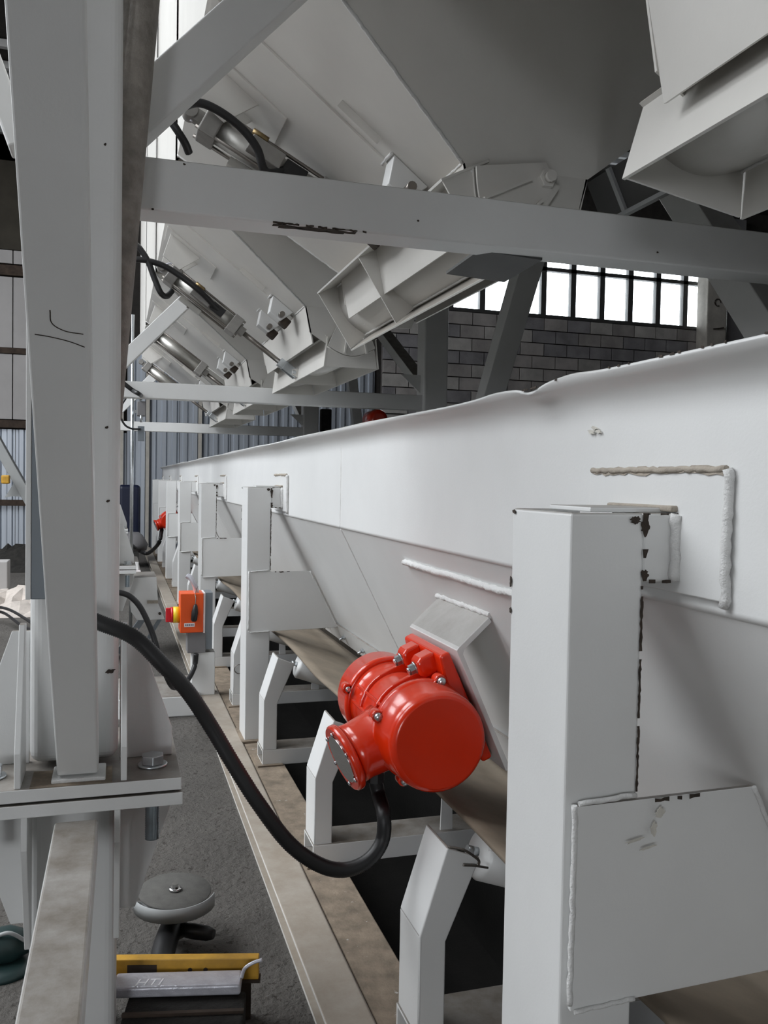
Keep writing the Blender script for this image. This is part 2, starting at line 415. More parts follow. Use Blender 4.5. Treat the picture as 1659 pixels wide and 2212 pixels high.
b = B(); b.plate([(mx(XQ), Y0, ZQ), (mx(XQ), YE, ZQ), (mx(XV), YE, ZB), (mx(XV), Y0, ZB)], -.006); b.obj('sloped_plate', 'white', tr)
b = B(); b.plate([(XV, YE, ZB), (mx(XV), YE, ZB), (mx(XV), YE, ZT+.04), (XV, YE, ZT+.04)], .006); b.plate([(XQ, YE, ZQ), (mx(XQ), YE, ZQ), (mx(XV), YE, ZB), (XV, YE, ZB)], .006); b.obj('end_plate', 'white', tr)
sn = V((-1, 0, -KS)).normalized(); sd = V((KS, 0, -1)).normalized()     # slope: outward normal, downhill
def onslope(t, y, off=0): return V((XV, y, ZB))+sd*t+sn*off
LS = V((XQ-XV, 0, ZQ-ZB)).length
for y in (3.38, 8.4, 13.4):
    weldline((XV-.002, y, ZT), (XV-.002, y, ZB), .003, 1).obj('weld_seam', 'weld', tr)
    weldline(onslope(0, y, .001), onslope(LS, y, .001), .0035, 2).obj('weld_seam', 'weld', tr)
# skirt strip clamped along the lower edge, with bolts
sk = B(); p0 = onslope(LS-.085, Y0, .004); sk.prism([p0, p0+sd*.125, p0+sd*.125+sn*.008, p0+sn*.008], (0, YE-Y0, 0)); sk = sk.obj('skirt_strip', 'white', tr)
sk2 = B(); p0 = onslope(LS+.03, Y0, -.004); sk2.prism([p0, p0+sd*.075, p0+sd*.075+sn*.007, p0+sn*.007], (0, YE-Y0, 0)); sk2.obj('skirt_rubber', 'black', tr)
yb = 1.5
while yb < 9:
    q = onslope(LS-.02, yb, .012); bb = B(); hexbolt(bb, q, sn, .013, .012); bb.cyl(q+sn*.012, q+sn*.035, .006, 10); bb.obj('skirt_bolt', 'zinc', tr); yb += .375
# horizontal stiffener weld on the slope, near motor bracket
q0, q1 = onslope(.075, 1.55, .004), onslope(.075, 2.66, .004)
weldline(q0, q1, .009, 5).obj('weld_bead', 'weld', tr)
# motor bracket (steel angle) welded on the slope
BY0, BY1 = 2.09, 2.47
def bracket(dy, name='motor_bracket'):
    y0, y1 = BY0+dy, BY1+dy
    a = V((.937, y0, 1.150)); c = V((.846, y0, 1.072)); e = V((.996, y0, .735))
    t1 = (c-a).normalized(); t2 = (e-c).normalized(); n1 = V((t1.z, 0, -t1.x)); n2 = V((t2.z, 0, -t2.x))
    th = .011
    k1 = c+(-n1)*0
    inner = c + (V((1, 0, 0))*.017)
    poly = [a, c+V((.008, 0, .002)), c+V((.001, 0, -.007)), e, e+V((.013, 0, .006)), inner+V((.003, 0, -.018)), inner+V((.006, 0, -.006)), a+V((.008, 0, -.0135))]
    bo = B(); bo.prism(poly, (0, y1-y0, 0)); o = bo.obj(name, 'white', tr, .002)
    weldline(a+V((.003, -.004, .006)), a+V((.003, y1-y0+.01, .006)), .009, 9).obj('weld_bead', 'weld', tr)
    weldline(onslope(.46, y0-.06, .003), onslope(.46, y0+.02, .003), .008, 19).obj('weld_bead', 'weld', tr)
bracket(0); bracket(11.4)

# ------------------------------------------------ support posts with stub arm and gusset
POSTS = [1.178, 4.60, 7.25, 9.80, 12.3, 14.8, 17.2]
PX = .66
def post(i, y):
    z0, z1 = .10, 1.458
    desc = ['nearest white channel post carrying the trough, cut off by the lower edge of the picture',
            'second white channel post carrying the trough, beside the red motor',
            'third white channel post along the trough, behind the orange switch box',
            'fourth white channel post along the trough', 'fifth white channel post along the trough', 'sixth white channel post along the trough, near the far red motor',
            'farthest white channel post at the end of the trough'][i]
    e = empty('support_post', (PX, y+.1, z0), desc, 'post', 'posts carrying the trough')
    dp = .205
    # channel section: web facing the aisle, flanges toward the trough
    t = .010; fw = .128
    poly = [(PX, y, z0), (PX+fw, y, z0), (PX+fw, y+t, z0), (PX+t, y+t, z0), (PX+t, y+dp-t, z0), (PX+fw, y+dp-t, z0), (PX+fw, y+dp, z0), (PX, y+dp, z0)]
    B().prism(poly, (0, 0, z1-z0)).obj('channel', 'white', e, .006, 3)
    # stub arm to the trough
    b = B(); b.box((PX+fw+.002, y+.004, 1.349), (XV-.008, y+.10, z1)); b.obj('stub_arm', 'white', e, .004)
    b = B(); b.box((PX+.05, y+.03, z1), (XV-.01, y+.165, z1+.008)); b.obj('cap_strip', 'white', e, .002)
    # gusset plate reaching the sloped plate
    zt, zb = 1.012, .700
    xr = lambda z: XV+KS*(ZB-z)-.012
    b = B(); b.plate([(PX+.014, y-.010, zb-.012), (xr(zb), y-.010, zb), (xr(zt), y-.010, zt), (PX+.014, y-.010, zt-.004)], -.009)
    gp = b.obj('gusset_plate', 'white', e, .0015)
    # base plate on the rail
    B().box((PX-.02, y-.03, .10), (PX+.138, y+dp+.03, .112)).obj('base_plate', 'rail', e, .002)
    # welds
    weldline((PX+.012, y-.012, zb), (PX+.012, y-.012, zt), .0045, 3+i).obj('weld_bead', 'weld', gp)
    weldline((PX+.02, y-.012, zb-.012), (PX+.125, y-.012, zb-.008), .0035, 4+i).obj('weld_bead', 'weld', gp)
    weldline((PX+.02, y-.010, zt-.001), (PX+.12, y-.010, zt+.006), .004, 5+i).obj('weld_bead', 'weld', gp)
    weldline((xr(zb), y-.012, zb), (xr(zt), y-.012, zt), .004, 6+i).obj('weld_bead', 'weld', gp)
    weldline((XV-.012, y-.0, 1.35), (XV-.012, y-.0, z1), .010, 7+i).obj('weld_bead', 'weld', e)
    # chipped paint
    c = B(); ux, uz, nn = (1, 0, 0), (0, 0, 1), (0, -1, 0)
    if i < 3:
        for k, (px_, pz, su, sv) in enumerate([(PX+fw+.001, 1.437, .009, .017), (PX+fw-.017, 1.447, .011, .009), (PX+fw+.002, 1.362, .008, .01)]):
            chip(c, (px_, y-.001, pz), ux, uz, su, sv, nn, 10*i+k)
        jag(c, (PX+fw-.0015, y-.001, 1.345), (PX+fw-.0015, y-.001, 1.02), .005, nn, 17+i, .03)
        jag(c, (PX+fw+.0012, y-.001, 1.455), (PX+fw+.0012, y-.001, 1.352), .011, nn, 37+i, .3)
        jag(c, (PX+fw+.005, y-.0195, zt-.003), (PX+fw+.10, y-.0195, zt-.002), .007, nn, 27+i, .15)
        jag(c, (PX+fw+.005, y-.001, 1.4565), (PX+fw+.07, y-.001, 1.4565), .004, nn, 47+i, .3)
        jag(c, (PX+fw+.005, y-.001, 1.3505), (PX+fw+.07, y-.001, 1.3505), .006, nn, 57+i, .15)
        for k, (py_, pz, su, sv) in enumerate([(y+dp-.003, 1.33, .004, .012), (y+dp-.004, 1.28, .004, .006), (y+dp-.01, 1.452, .008, .004)]):
            chip(c, (PX-.001, py_, pz), (0, 1, 0), uz, su, sv, (-1, 0, 0), 90+k)
        c.obj('paint_chip', 'chip', e, kind='stuff', label='dark chipped paint along the edges')
    # pad on the trough
    b = B(); b.box((XV-.012, y-.115, 1.332), (XV-.004, y+.27, 1.525)); b.obj('mounting_pad', 'white', tr, .002)
    weldline((XV-.010, y-.115, 1.325), (XV-.010, y-.115, 1.527), .0075, 8+i).obj('weld_bead', 'weld', tr)
    dw = B(); jag(dw, (XV-.0125, y-.108, 1.5255), (XV-.0125, y+.262, 1.5255), .014, (-1, 0, 0), 80+i, 0); dw.obj('dusty_weld', 'seal', tr, kind='stuff')
    B().box((XV-.024, y+.0, z1+.002), (XV-.002, y+.19, z1+.012)).obj('dusty_weld', 'seal', tr, .003)
    weldline((XV-.012, y-.112, 1.527), (XV-.012, y+.262, 1.527), .005, 88+i).obj('weld_bead', 'seal', tr)
    return e
PO = [post(i, y) for i, y in enumerate(POSTS)]
# stains on the nearest gusset, scuff on the trough
st = B(); gy = POSTS[0]-.0195
for k, (px, py, a_, c_) in enumerate(((1425, 1755, .012, .010), (1412, 1790, .007, .014), (1372, 1815, .022, .003), (1400, 1830, .018, .003))):
    q = at(px, py, Y=gy); chip(st, q, (1, 0, .2), (0, 0, 1), a_, c_, (0, -1, 0), 800+k)
st.obj('grime_stain', 'stain', PO[0], kind='stuff', label='faint brown grime')
st = B(); q = at(1285, 932, X=XV-.0065)
for k in range(3): chip(st, q+V((0, .012*(k-1), .006*(k % 2))), (0, 1, .2), (0, 0, 1), .015, .005, (-1, 0, 0), 820+k)
st.obj('scuff_mark', 'stain', tr, kind='stuff', label='pale brown scuff')
# ------------------------------------------------ base rails
t_ = B().box((.655, -2.5, .0), (PX0, 18, .10)).obj('base_rail', 'rail', None, .004); tag(t_, 'dusty dark steel rail under the posts and roller stands, by the pit edge', 'rail')
sc_ = empty('side_channel', (.59, 8, 0), 'long dusty white channel on the floor along the aisle side of the conveyor', 'channel')
b = B(); b.prism([(.522, -2.5, .098), (.640, -2.5, .098), (.640, -2.5, 0), (.6495, -2.5, 0), (.6495, -2.5, .104), (.643, -2.5, .1105), (.522, -2.5, .110)], (0, 20.4, 0)); b.obj('flange_and_web', 'channel', sc_, .003)
b = B().box((.535, -2.5, 0), (.640, 17.9, .012)).obj('bottom_flange', 'channel', sc_)
rr = B().box((mx(.80), -2.5, 0), (mx(.64), 18, .10)).obj('base_rail', 'rail', None, .004); tag(rr, 'dusty steel rail on the far side of the conveyor pit', 'rail')

# ------------------------------------------------ idler stands and belt
IY = [.80, 1.91, 3.05, 4.20, 5.35, 6.5, 7.75, 8.9, 10.25, 11.4, 12.8, 13.9, 15.25, 16.4]
def leg(e, side, y):
    def T(p): return V(p) if side > 0 else V((mx(p[0]), p[1], p[2]))
    x0, x1 = .695, .762
    fr = [(x0, y, .17), (x1, y, .17), (x1, y, .40), (x1+.085, y, .595), (x0+.066, y, .628), (x0, y, .42)]
    b = B(); b.prism([T(p) for p in fr], (0, .008, 0))
    for q in (((x0, .17), (x0, .42)), ((x0, .42), (x0+.066, .628))):
        (xa, za), (xb, zb) = q
        b.prism([T((xa, y, za)), T((xb, y, zb)), T((xb, y+.15, zb)), T((xa, y+.15, za))], T((.008, 0, 0))-T((0, 0, 0)))
    return b.obj('leg', 'white', e, .006, 3)
def idler(i, y):
    lab = 'white roller stand under the belt, %s from the camera' % ORD[i-1] if i else 'white roller stand hidden below the gusset at the lower right corner'
    if i == 1: lab = 'nearest white roller stand with wire clip, standing left of the nearest post'
    if i == 2: lab = 'white roller stand directly behind the red motor'
    if i == 3: lab = 'white roller stand with large roller just right of the second post'
    if i == 4: lab = 'white roller stand with a steel ring, left of the second post'
    e = empty('idler_stand', (XC, y, .1), lab, 'roller stand', 'roller stands under the belt')
    for s in (1, -1): leg(e, s, y)
    b = B(); b.prism([(.69, y-.01, .10), (.69, y+.15, .10), (.69, y+.15, .172), (.69, y+.14, .172), (.69, y+.14, .112), (.69, y+.0, .112), (.69, y+.0, .172), (.69, y-.01, .172)], (mx(.69)-.69, 0, 0))
    b.box((.69, y-.01, .168), (mx(.69), y+.15, .176)); b.obj('cross_member', 'white', e, .002)
    B().box((.665, y-.03, .10), (.79, y+.18, .108)).obj('foot_plate', 'rail', e, .002)
    r = .066; A = V((.872, y+.075, .575)); Bp = V((1.205, y+.075, .460))
    d = (Bp-A).normalized()
    def roller(p, q, nm='roller'):
        dd = (V(q)-V(p)).normalized(); L = (V(q)-V(p)).length
        o = B().lathe(p, dd, [(0, .02), (.0, r-.012), (.012, r), (L-.012, r), (L, r-.012), (L, .02)], 28).obj(nm, 'white', e)
        B().cyl(V(p)-dd*.03, V(p)+dd*.002, .012, 12).obj('axle', 'zinc', o)
        return o
    roller(A, Bp); roller((1.225, y+.075, .452), (mx(1.225), y+.075, .452)); roller((mx(A.x), A.y, A.z), (mx(Bp.x), Bp.y, Bp.z))
    for xx in (1.214, mx(1.214)):
        B().prism([(xx-.025, y+.01, .17), (xx+.025, y+.01, .17), (xx+.018, y+.01, .44), (xx-.018, y+.01, .44)], (0, .008, 0)).obj('inner_bracket', 'white', e, .001)
    if i == 1:
        b = B(); b.tube(spline([(.762, y-.002, .632), (.80, y-.006, .622), (.825, y-.004, .605), (.842, y-.002, .59), (.848, y+.01, .575)]), .0035, 6)
        b.tube(spline([(.80, y-.006, .585), (.83, y-.006, .58), (.866, y-.004, .57)]), .003, 6); b.obj('wire_clip', 'steel', e)
    if i == 4:
        pts = [(.728+.028*math.cos(2*math.pi*k/20), y-.006, .33+.028*math.sin(2*math.pi*k/20)) for k in range(21)]
        B().tube(pts, .0025, 6).obj('ring', 'steel', e)
for i, y in enumerate(IY): idler(i, y)
# belt, sagging a little between the stands, dished on three rollers
rows = []; n = 150
for k in range(n+1):
    y = -1.5+(17.5+1.5)*k/n
    ph = min(abs(y-(q+.075)) for q in IY); sag = -.012*min(1, ph/.55)**1.5
    half = [(.838, .662), (.90, .638), (1.0, .602), (1.10, .567), (1.17, .542), (1.215, .528), (1.26, .522), (1.43, .5215)]
    prof = half+[(mx(x), z) for x, z in half[-2::-1]]
    rows.append([(x, y, z+sag*(1 if x in (.838, mx(.838)) else 1)+.004*math.sin(y*3.1)*(abs(x-XC) > .5)) for x, z in prof])
bl = B().sheet(rows).obj('conveyor_belt', 'belt', solid=.011); tag(bl, 'dusty brown rubber belt dished on the rollers under the trough', 'conveyor belt')

# ------------------------------------------------ vibrator motor
MC = V((.768, 0, .855)); nL = V((-.912, 0, -.41)).normalized(); dL = V((.41, 0, -.912)).normalized(); YA = V((0, 1, 0))
def motor(yf, label, cable_label):
    o = V((MC.x, yf, MC.z))
    e = empty('vibrator_motor', (MC.x, yf+.28, MC.z-.13), label, 'motor')
    P = lambda a, u, v: o+YA*a+dL*u+nL*v           # axial, along bracket, away from bracket
    fc = B().lathe(o, YA, [(0, .112), (.004, .119), (.012, .125), (.028, .128), (.115, .129), (.118, .134), (.138, .134), (.142, .128), (.15, .126)], 56).obj('front_cover', 'red', e)
    B().lathe(o+YA*.15, YA, [(0, .122), (.01, .116), (.03, .112), (.23, .112), (.25, .116), (.26, .122)], 56).obj('body', 'red', e)
    B().lathe(o+YA*.41, YA, [(0, .126), (.006, .134), (.028, .134), (.032, .128), (.12, .128), (.14, .122), (.15, .105)], 56).obj('rear_cover', 'red', e)
    # mounting foot with ribs
    ft = B(); ft.prism([P(.13, -.155, -.148), P(.13, .165, -.148), P(.13, .165, -.118), P(.13, .10, -.105), P(.13, -.09, -.105), P(.13, -.155, -.118)], YA*.30); ft = ft.obj('foot', 'red', e, .008, 3)
    for a in (.175, .295):
        bs = B(); bs.prism([P(a, -.158, -.12), P(a, -.105, -.12), P(a, -.100, -.075), P(a, -.112, -.060), P(a, -.150, -.066), P(a, -.158, -.08)], YA*.062); bs = bs.obj('foot_boss', 'red', e, .008, 3)
        bt = B(); q = P(a+.031, -.132, -.064); bt.cyl(q, q+nL*.004, .018, 16); hexbolt(bt, q+nL*.004, nL, .0145, .014); bt.cyl(q+nL*.018, q+nL*.024, .009, 10); bt.obj('foot_bolt', 'zinc', bs)
        # curved rib from boss round the body
        rb = B()
        pts_o, pts_i = [], []
        for k in range(13):
            t = k/12; ang = math.radians(200-125*t)          # around the body
            rr_ = .123 + .045*max(0, 1-t*1.9)**2
            pts_o.append(V((0, 0, 0))); u = math.sin(ang-math.pi)  # dummy
        for k in range(12):
            t = k/11; th = -math.pi*.80+math.pi*.62*t       # angle measured in (u,v)
            v_, u_ = math.cos(th), math.sin(th)
            ro = .121+.050*max(0, 1-t*2.2)**1.6
            pts_o[k] = P(a+.022, u_*ro, v_*ro); pts_i.append(P(a+.022, u_*.10, v_*.10))
        pts_o = pts_o[:12]
        rb.prism(pts_o+pts_i[::-1], YA*.016); rb.obj('rib', 'red', e, .003)
        fb = B(); q = P(a+.031, .135, -.118); fb.cyl(q, q+nL*.006, .018, 16); hexbolt(fb, q+nL*.006, nL, .0145, .014); fb.obj('foot_bolt', 'zinc', ft)
    # longitudinal fins
    for ang in (-.95, -.55, .35, .9, 1.5):
        u_, v_ = math.sin(ang), math.cos(ang); uu = V(P(0, u_, v_)-P(0, 0, 0)); tt = uu.cross(YA)
        p = P(.155, u_*.108, v_*.108); B().prism([p-tt*.005, p+tt*.005, p+tt*.004+uu*.012, p-tt*.004+uu*.012], YA*.25).obj('fin', 'red', e, .002)
    # cover bolts on ears
    for a_, sgn in ((160, 0), (72, 0), (247, 0), (337, 0)):
        t = math.radians(a_); dr = V((math.cos(t), 0, math.sin(t)))
        for ya, mat_ in ((.112, 1), (.412, 0)):
            ear = B(); q = o+YA*ya+dr*.136; ear.cyl(q, q+YA*.034, .016, 14); tq = dr.cross(YA)
            ear.prism([q-dr*.03-tq*.03, q-dr*.03+tq*.03, q+tq*.013, q-tq*.013], YA*.034); ear = ear.obj('ear', 'red', e, .003)
            if mat_:
                s_ = B(); s_.lathe(q, -YA, [(0, .011), (.009, .011), (.013, .007), (.014, .001)], 14); s_.obj('cover_screw', 'zinc', ear)
            else:
                s_ = B(); s_.lathe(q, -YA, [(0, .008), (.006, .008), (.008, .004)], 12); s_.obj('cover_screw', 'zinc', ear)
    # terminal box on the aisle side
    tb = V((-.93, -.10, -.36)).normalized(); c0 = o+YA*.215+tb*.085+V((0, 0, -.005))
    bx = B().lathe(c0, tb, [(0, .105), (.03, .093), (.080, .088), (.108, .090)], 44, squash=.86).obj('terminal_box', 'red', e)
    ld = B().lathe(c0+tb*.110, tb, [(0, .098), (.004, .101), (.016, .101), (.021, .096)], 44, squash=.88).obj('box_lid', 'red', e)
    B().lathe(c0+tb*.1315, tb, [(0, .075), (.002, .073)], 40, squash=.85).obj('name_plate', 'chrome', ld)
    _, xx, yy = bx_frame(c0, tb)
    for k in range(6):
        a_ = 2*math.pi*(k+.5)/6; q = c0+tb*.131+(xx*math.cos(a_)+yy*math.sin(a_)*.86)*.083; B().lathe(q, tb, [(0, .006), (.004, .006), (.006, .003)], 10).obj('lid_screw', 'zinc', ld)
    g0 = c0+tb*.052+V((.02, -.005, -.05))
    B().cyl(g0, g0+V((0, 0, -.045)), .026, 8).obj('cable_gland', 'black', bx)
    return e, g0+V((0, 0, -.04))
def bx_frame(p, d): return B().frame(p, V(p)+V(d))
mo, gl = motor(1.99, 'red vibrator motor with round covers bolted to the bracket in the foreground', '')
mo2, gl2 = motor(13.4, 'distant red vibrator motor at the far end of the trough', '')
# heavy ribbed cable sagging to the column
pix = [(829, 1760), (826, 1815), (796, 1858), (745, 1879), (690, 1868), (625, 1822), (560, 1738), (505, 1652), (455, 1568), (405, 1493), (352, 1436), (290, 1377), (215, 1345), (150, 1320)]
ys = [2.10, 2.09, 2.08, 2.08, 2.08, 2.08, 2.08, 2.09, 2.10, 2.10, 2.10, 2.11, 2.125, 2.14]
pts = [gl, gl+V((.008, -.012, -.04))]+[at(px, py, Y=y) for (px, py), y in zip(pix, ys)]
sp = spline(pts, 34)
cb = B().tube(sp, .0175, 12, .10).obj('motor_cable', 'black'); tag(cb, 'thick black ribbed cable sagging from the red motor to the column', 'cable')
pts = [gl2, gl2+V((-.05, -.1, -.2)), at(322, 1194, X=.50), at(310, 1194, X=.42), at(295, 1186, X=.33), at(282, 1176, X=.2)]
cb2 = B().tube(spline(pts, 10), .03, 8).obj('motor_cable', 'black'); tag(cb2, 'short black cable hanging from the distant red motor', 'cable')

# ================================================================== STEEL FRAME
CXc, CYc = -.095, 2.335     # near left column centre
def column_left(y, near, label):
    e = empty('steel_column', (CXc, y, 0), label, 'column', 'columns carrying the hoppers')
    hx = .103; x0, x1 = CXc-hx, CXc+hx; y0, y1 = y-.1, y+.1
    def tubebox(z0, z1, nm):
        B().box((x0, y0, z0), (x1, y1, z1)).obj(nm, 'white', e, .028, 5)
    tubebox(.80, 6.2, 'upper_shaft'); tubebox(0, .705, 'lower_shaft')
    hw = .248
    uf = B().box((CXc-hw, y-.235, .757), (CXc+hw, y+.235, .787)).obj('upper_flange', 'white', e, .002)
    lf = B().box((CXc-hw-.004, y-.238, .722), (CXc+hw+.003, y+.235, .752)).obj('lower_flange', 'white', e, .002)
    for s in (-1, 1):
        X = CXc+s*(hx+.004); 
        def gus(pz, nm):
            b = B(); b.plate([(X, y-.04, pz(0)), (CXc+s*(hw-.012), y-.04, pz(0)), (CXc+s*(hw-.012), y-.04, pz(.07)), (CXc+s*(hx+.045), y-.04, pz(.33)), (X, y-.04, pz(.33))], .014); b.obj(nm, 'white', e, .002)
            b = B(); b.plate([(CXc+s*(hx+.006), y-.228, pz(0)), (CXc+s*(hx+.006), y-.1, pz(0)), (CXc+s*(hx+.006), y-.1, pz(.36)), (CXc+s*(hx+.006), y-.130, pz(.36)), (CXc+s*(hx+.006), y-.228, pz(.08))], .014*s); b.obj('stiffener', 'white', e, .002)
        gus(lambda d: .787+d, 'gusset'); gus(lambda d: .722-d, 'gusset')
        bt = B(); q = V((CXc+s*.185, y-.13, .787)); bt.cyl(q, q+V((0, 0, .006)), .036, 24); hexbolt(bt, q+V((0, 0, .006)), (0, 0, 1), .029, .022)
        bt.obj('bolt_head', 'zinc', uf, .002)
        bt = B(); q = V((CXc+s*.185, y-.13, .722)); hexbolt(bt, q-V((0, 0, .022)), (0, 0, 1), .026, .022); bt.obj('bolt_nut', 'white', lf, .002)
        bt = B(); bt.tube([q-V((0, 0, .02+.0028*k)) for k in range(36)], .0155, 14, .12); bt.obj('bolt_thread', 'galvdark', lf)
    # dusty ledge
    B().box((CXc-.09, y-.232, .787), (CXc+.09, y-.115, .7885)).obj('ledge_dust', 'rail', uf)
    if near:
        c = B()
        for k, (xx, zz, su, sv) in enumerate([(.0, 1.02, .016, .007), (-.012, 1.62, .006, .004), (-.008, 1.44, .006, .004), (-.02, 2.3, .004, .004)]):
            chip(c, (xx-.012, y-.1, zz), (1, 0, .2), (0, 0, 1), su, sv, (0, -1, 0), 200+k)
        c.obj('paint_chip', 'chip', e, kind='stuff')
    return e
COLS = [CYc, 7.5, 12.7]
for k, y in enumerate(COLS):
    column_left(y, k == 0, ['white steel column with bolted flange plates at the left foreground', 'white steel column directly behind the foreground column', 'farthest white steel column behind the foreground column'][k])
# brace rising toward the camera, and the tie at the foot
br = empty('diagonal_brace', (-.08, 2.17, .79), 'pale square tube leaning up in front of the foreground column', 'brace')
pA, pB = V((-.082, 2.165, .82)), V((-.087, 1.08, 2.21)); dr = (pB-pA).normalized()
B().beam(pA-dr*.02, pB+dr*.6, .094, .07, (1, 0, 0)).obj('tube', 'white', br, .006, 3) if False else None
xs = V((1, 0, 0)); nn = dr.cross(xs)
B().prism([pA+xs*a*.046+nn*c*.035 for a, c in ((-1, -1), (1, -1), (1, 1), (-1, 1))], (pB-pA)+dr*.7).obj('tube', 'white', br, .007, 3)
B().box((-.14, 2.12, .787), (-.02, 2.225, .797)).obj('foot_weld', 'weld', br, .003)
cr = B(); nf = nn if nn.y < 0 else -nn
for seg_ in ([(75, 722), (110, 728), (150, 738), (183, 750)], [(108, 670), (112, 698), (140, 715), (180, 722)]):
    P_ = []
    for px, py in seg_:
        c = V(((px-CX)/F, -(py-CY)/F, -1)); d = V((xv.dot(c), yv.dot(c), zv.dot(c))); p0 = pA+nf*.0352
        t = (p0-V((0, 0, H))).dot(nf)/d.dot(nf); P_.append(V((0, 0, H))+d*t)
    cr.tube(spline(P_, 6), .0009, 5)
cr.obj('paint_crack', 'chip', br)
tie = empty('tie_beam', (-.09, 1.5, .60), 'dusty grey-white beam running from the column foot toward the camera', 'beam')
B().beam((-.083, 2.085, .672), (-.098, .75, .640), .094, .08).obj('tube', 'white', tie, .006, 3)
# grey cable channel on the column
gc = empty('cable_channel', (-.20, 2.2, 1.2), 'narrow grey sheet channel fixed upright on the left of the foreground column', 'channel')
B().box((-.193, 2.214, 1.205), (-.125, 2.2345, 3.4)).obj('cover', 'grey', gc, .002)
B().box((-.205, 2.210, 1.205), (-.193, 2.2345, 3.4)).obj('edge_strip', 'white', gc, .002)
# rough pipe leaning behind the column
M['pipe'] = mat('rough_pipe', (.27, .245, .22), .6, var=.35, vscale=18, bump=.5, bscale=90)
pb = B().cyl(at(214, 900, Y=2.36), at(294, 20, Y=2.36)+(at(294, 20, Y=2.36)-at(214, 900, Y=2.36))*.4, .056, 24).obj('leaning_pipe', 'pipe'); tag(pb, 'rough grey-brown pipe leaning behind the foreground column', 'pipe')
# crossbeams and right columns
for k, (y, z0, z1) in enumerate(((2.43, H+.713, H+.853), (7.35, 2.142, 2.275), (12.55, 2.14, 2.27))):
    bm_ = empty('cross_beam', (1.3, y, z0), ['white crossbeam slanting over the picture in front of the hoppers', 'second white crossbeam under the farther discharge gates', 'farthest white crossbeam in front of the corrugated wall'][k], 'beam', 'crossbeams under the hoppers')
    B().box((.01, y, z0), (2.62, y+.12, z1)).obj('tube', 'white', bm_, .006, 3)
    if k == 0:
        c = B()
        xa, xb = at(590, 490, Y=2.43).x, at(770, 505, Y=2.43).x
        jag(c, (xa, y+.016, z0), (xb, y+.016, z0), .022, (0, 0, -1), 330, 0); jag(c, (xa+.02, y+.030, z0), (xb-.03, y+.030, z0), .024, (0, 0, -1), 332, 0); jag(c, (xa, y, z0+.001), (xb+.03, y, z0+.001), .006, (0, -1, 0), 331, .1)
        for q, (px, py) in enumerate(((903, 477), (398, 355), (1420, 545), (330, 452))): 
            p = at(px, py, Y=2.43); chip(c, p, (1, 0, 0), (0, 0, 1), .0045, .0035, (0, -1, 0), 350+q)
        c.obj('paint_chip', 'chip', bm_, kind='stuff')
RX0, RX1 = 2.60, 2.83
for k, y in enumerate((2.30, 7.42, 12.62)):
    c_ = empty('steel_column', (2.72, y, 0), ['white right-hand column of the nearest frame', 'white right-hand column rising behind the trough beside a diagonal brace', 'farthest white right-hand column in front of the corrugated wall'][k], 'column', 'right-hand columns')
    B().box((RX0, y-.1, 0), (RX1, y+.1, 6.2)).obj('shaft', 'white', c_, .02, 4)
    if k: B().plate([(RX0-.18, y, 2.46), (RX0, y, 2.30), (RX0, y, 2.46)], .012).obj('corner_plate', 'white', c_)
# longitudinal braces on the right row
def brace(p0, p1, w_, h_, up, label):
    e = empty('diagonal_brace', p0, label, 'brace'); B().beam(p0, p1, w_, h_, up).obj('tube', 'white', e, .006, 3); return e
qa, qb = at(1130, 610, X=2.72), at(1062, 845, X=2.72)
brace(qb+(qb-qa)*2.5, qa+(qa-qb)*.6, .13, .17, (1, 0, 0), 'white diagonal brace standing against the strip windows')
qa, qb = at(1515, 470, X=2.72), at(1612, 620, X=2.72)
brace(qb+(qb-qa)*1.2, qa+(qa-qb)*1.0, .17, .17, (1, 0, 0), 'grey-white diagonal brace at the right edge above the trough')
brace((2.72, 7.4, 2.25), (2.72, 9.1, 3.15), .10, .13, (1, 0, 0), 'white diagonal brace running back from the middle column')
brace((2.72, 12.6, 2.2), (2.72, 14.3, 3.0), .10, .13, (1, 0, 0), 'far white diagonal brace beside the farthest right-hand column')
brace((3.78, 12.6, 0), (3.25, 12.6, 3.6), .14, .14, (0, 1, 0), 'pale leaning post in the shade behind the middle column')
# knee braces in the frames (left)
for k, y in enumerate((2.45, 7.36, 12.56)):
    q0, q1 = V((.02, y+.05, 2.33 if k else 2.36)), V((1.05, y+.05, 3.42 if k else 3.46)); d_ = (q1-q0).normalized(); nz = V((-d_.z, 0, d_.x))
    e = empty('knee_brace', q0, ['broad white knee brace at the top left running up from the column', 'white knee brace under the second hopper frame', 'white knee brace of the farthest hopper frame'][k], 'brace', 'knee braces')
    wd = .125 if k == 0 else .115
    B().prism([q0-V((0, .05, 0)), q0-V((0, .05, 0))+nz*wd, q0+V((0, .05, 0))+nz*wd, q0+V((0, .05, 0))], q1-q0).obj('tube', 'white', e, .006, 3)

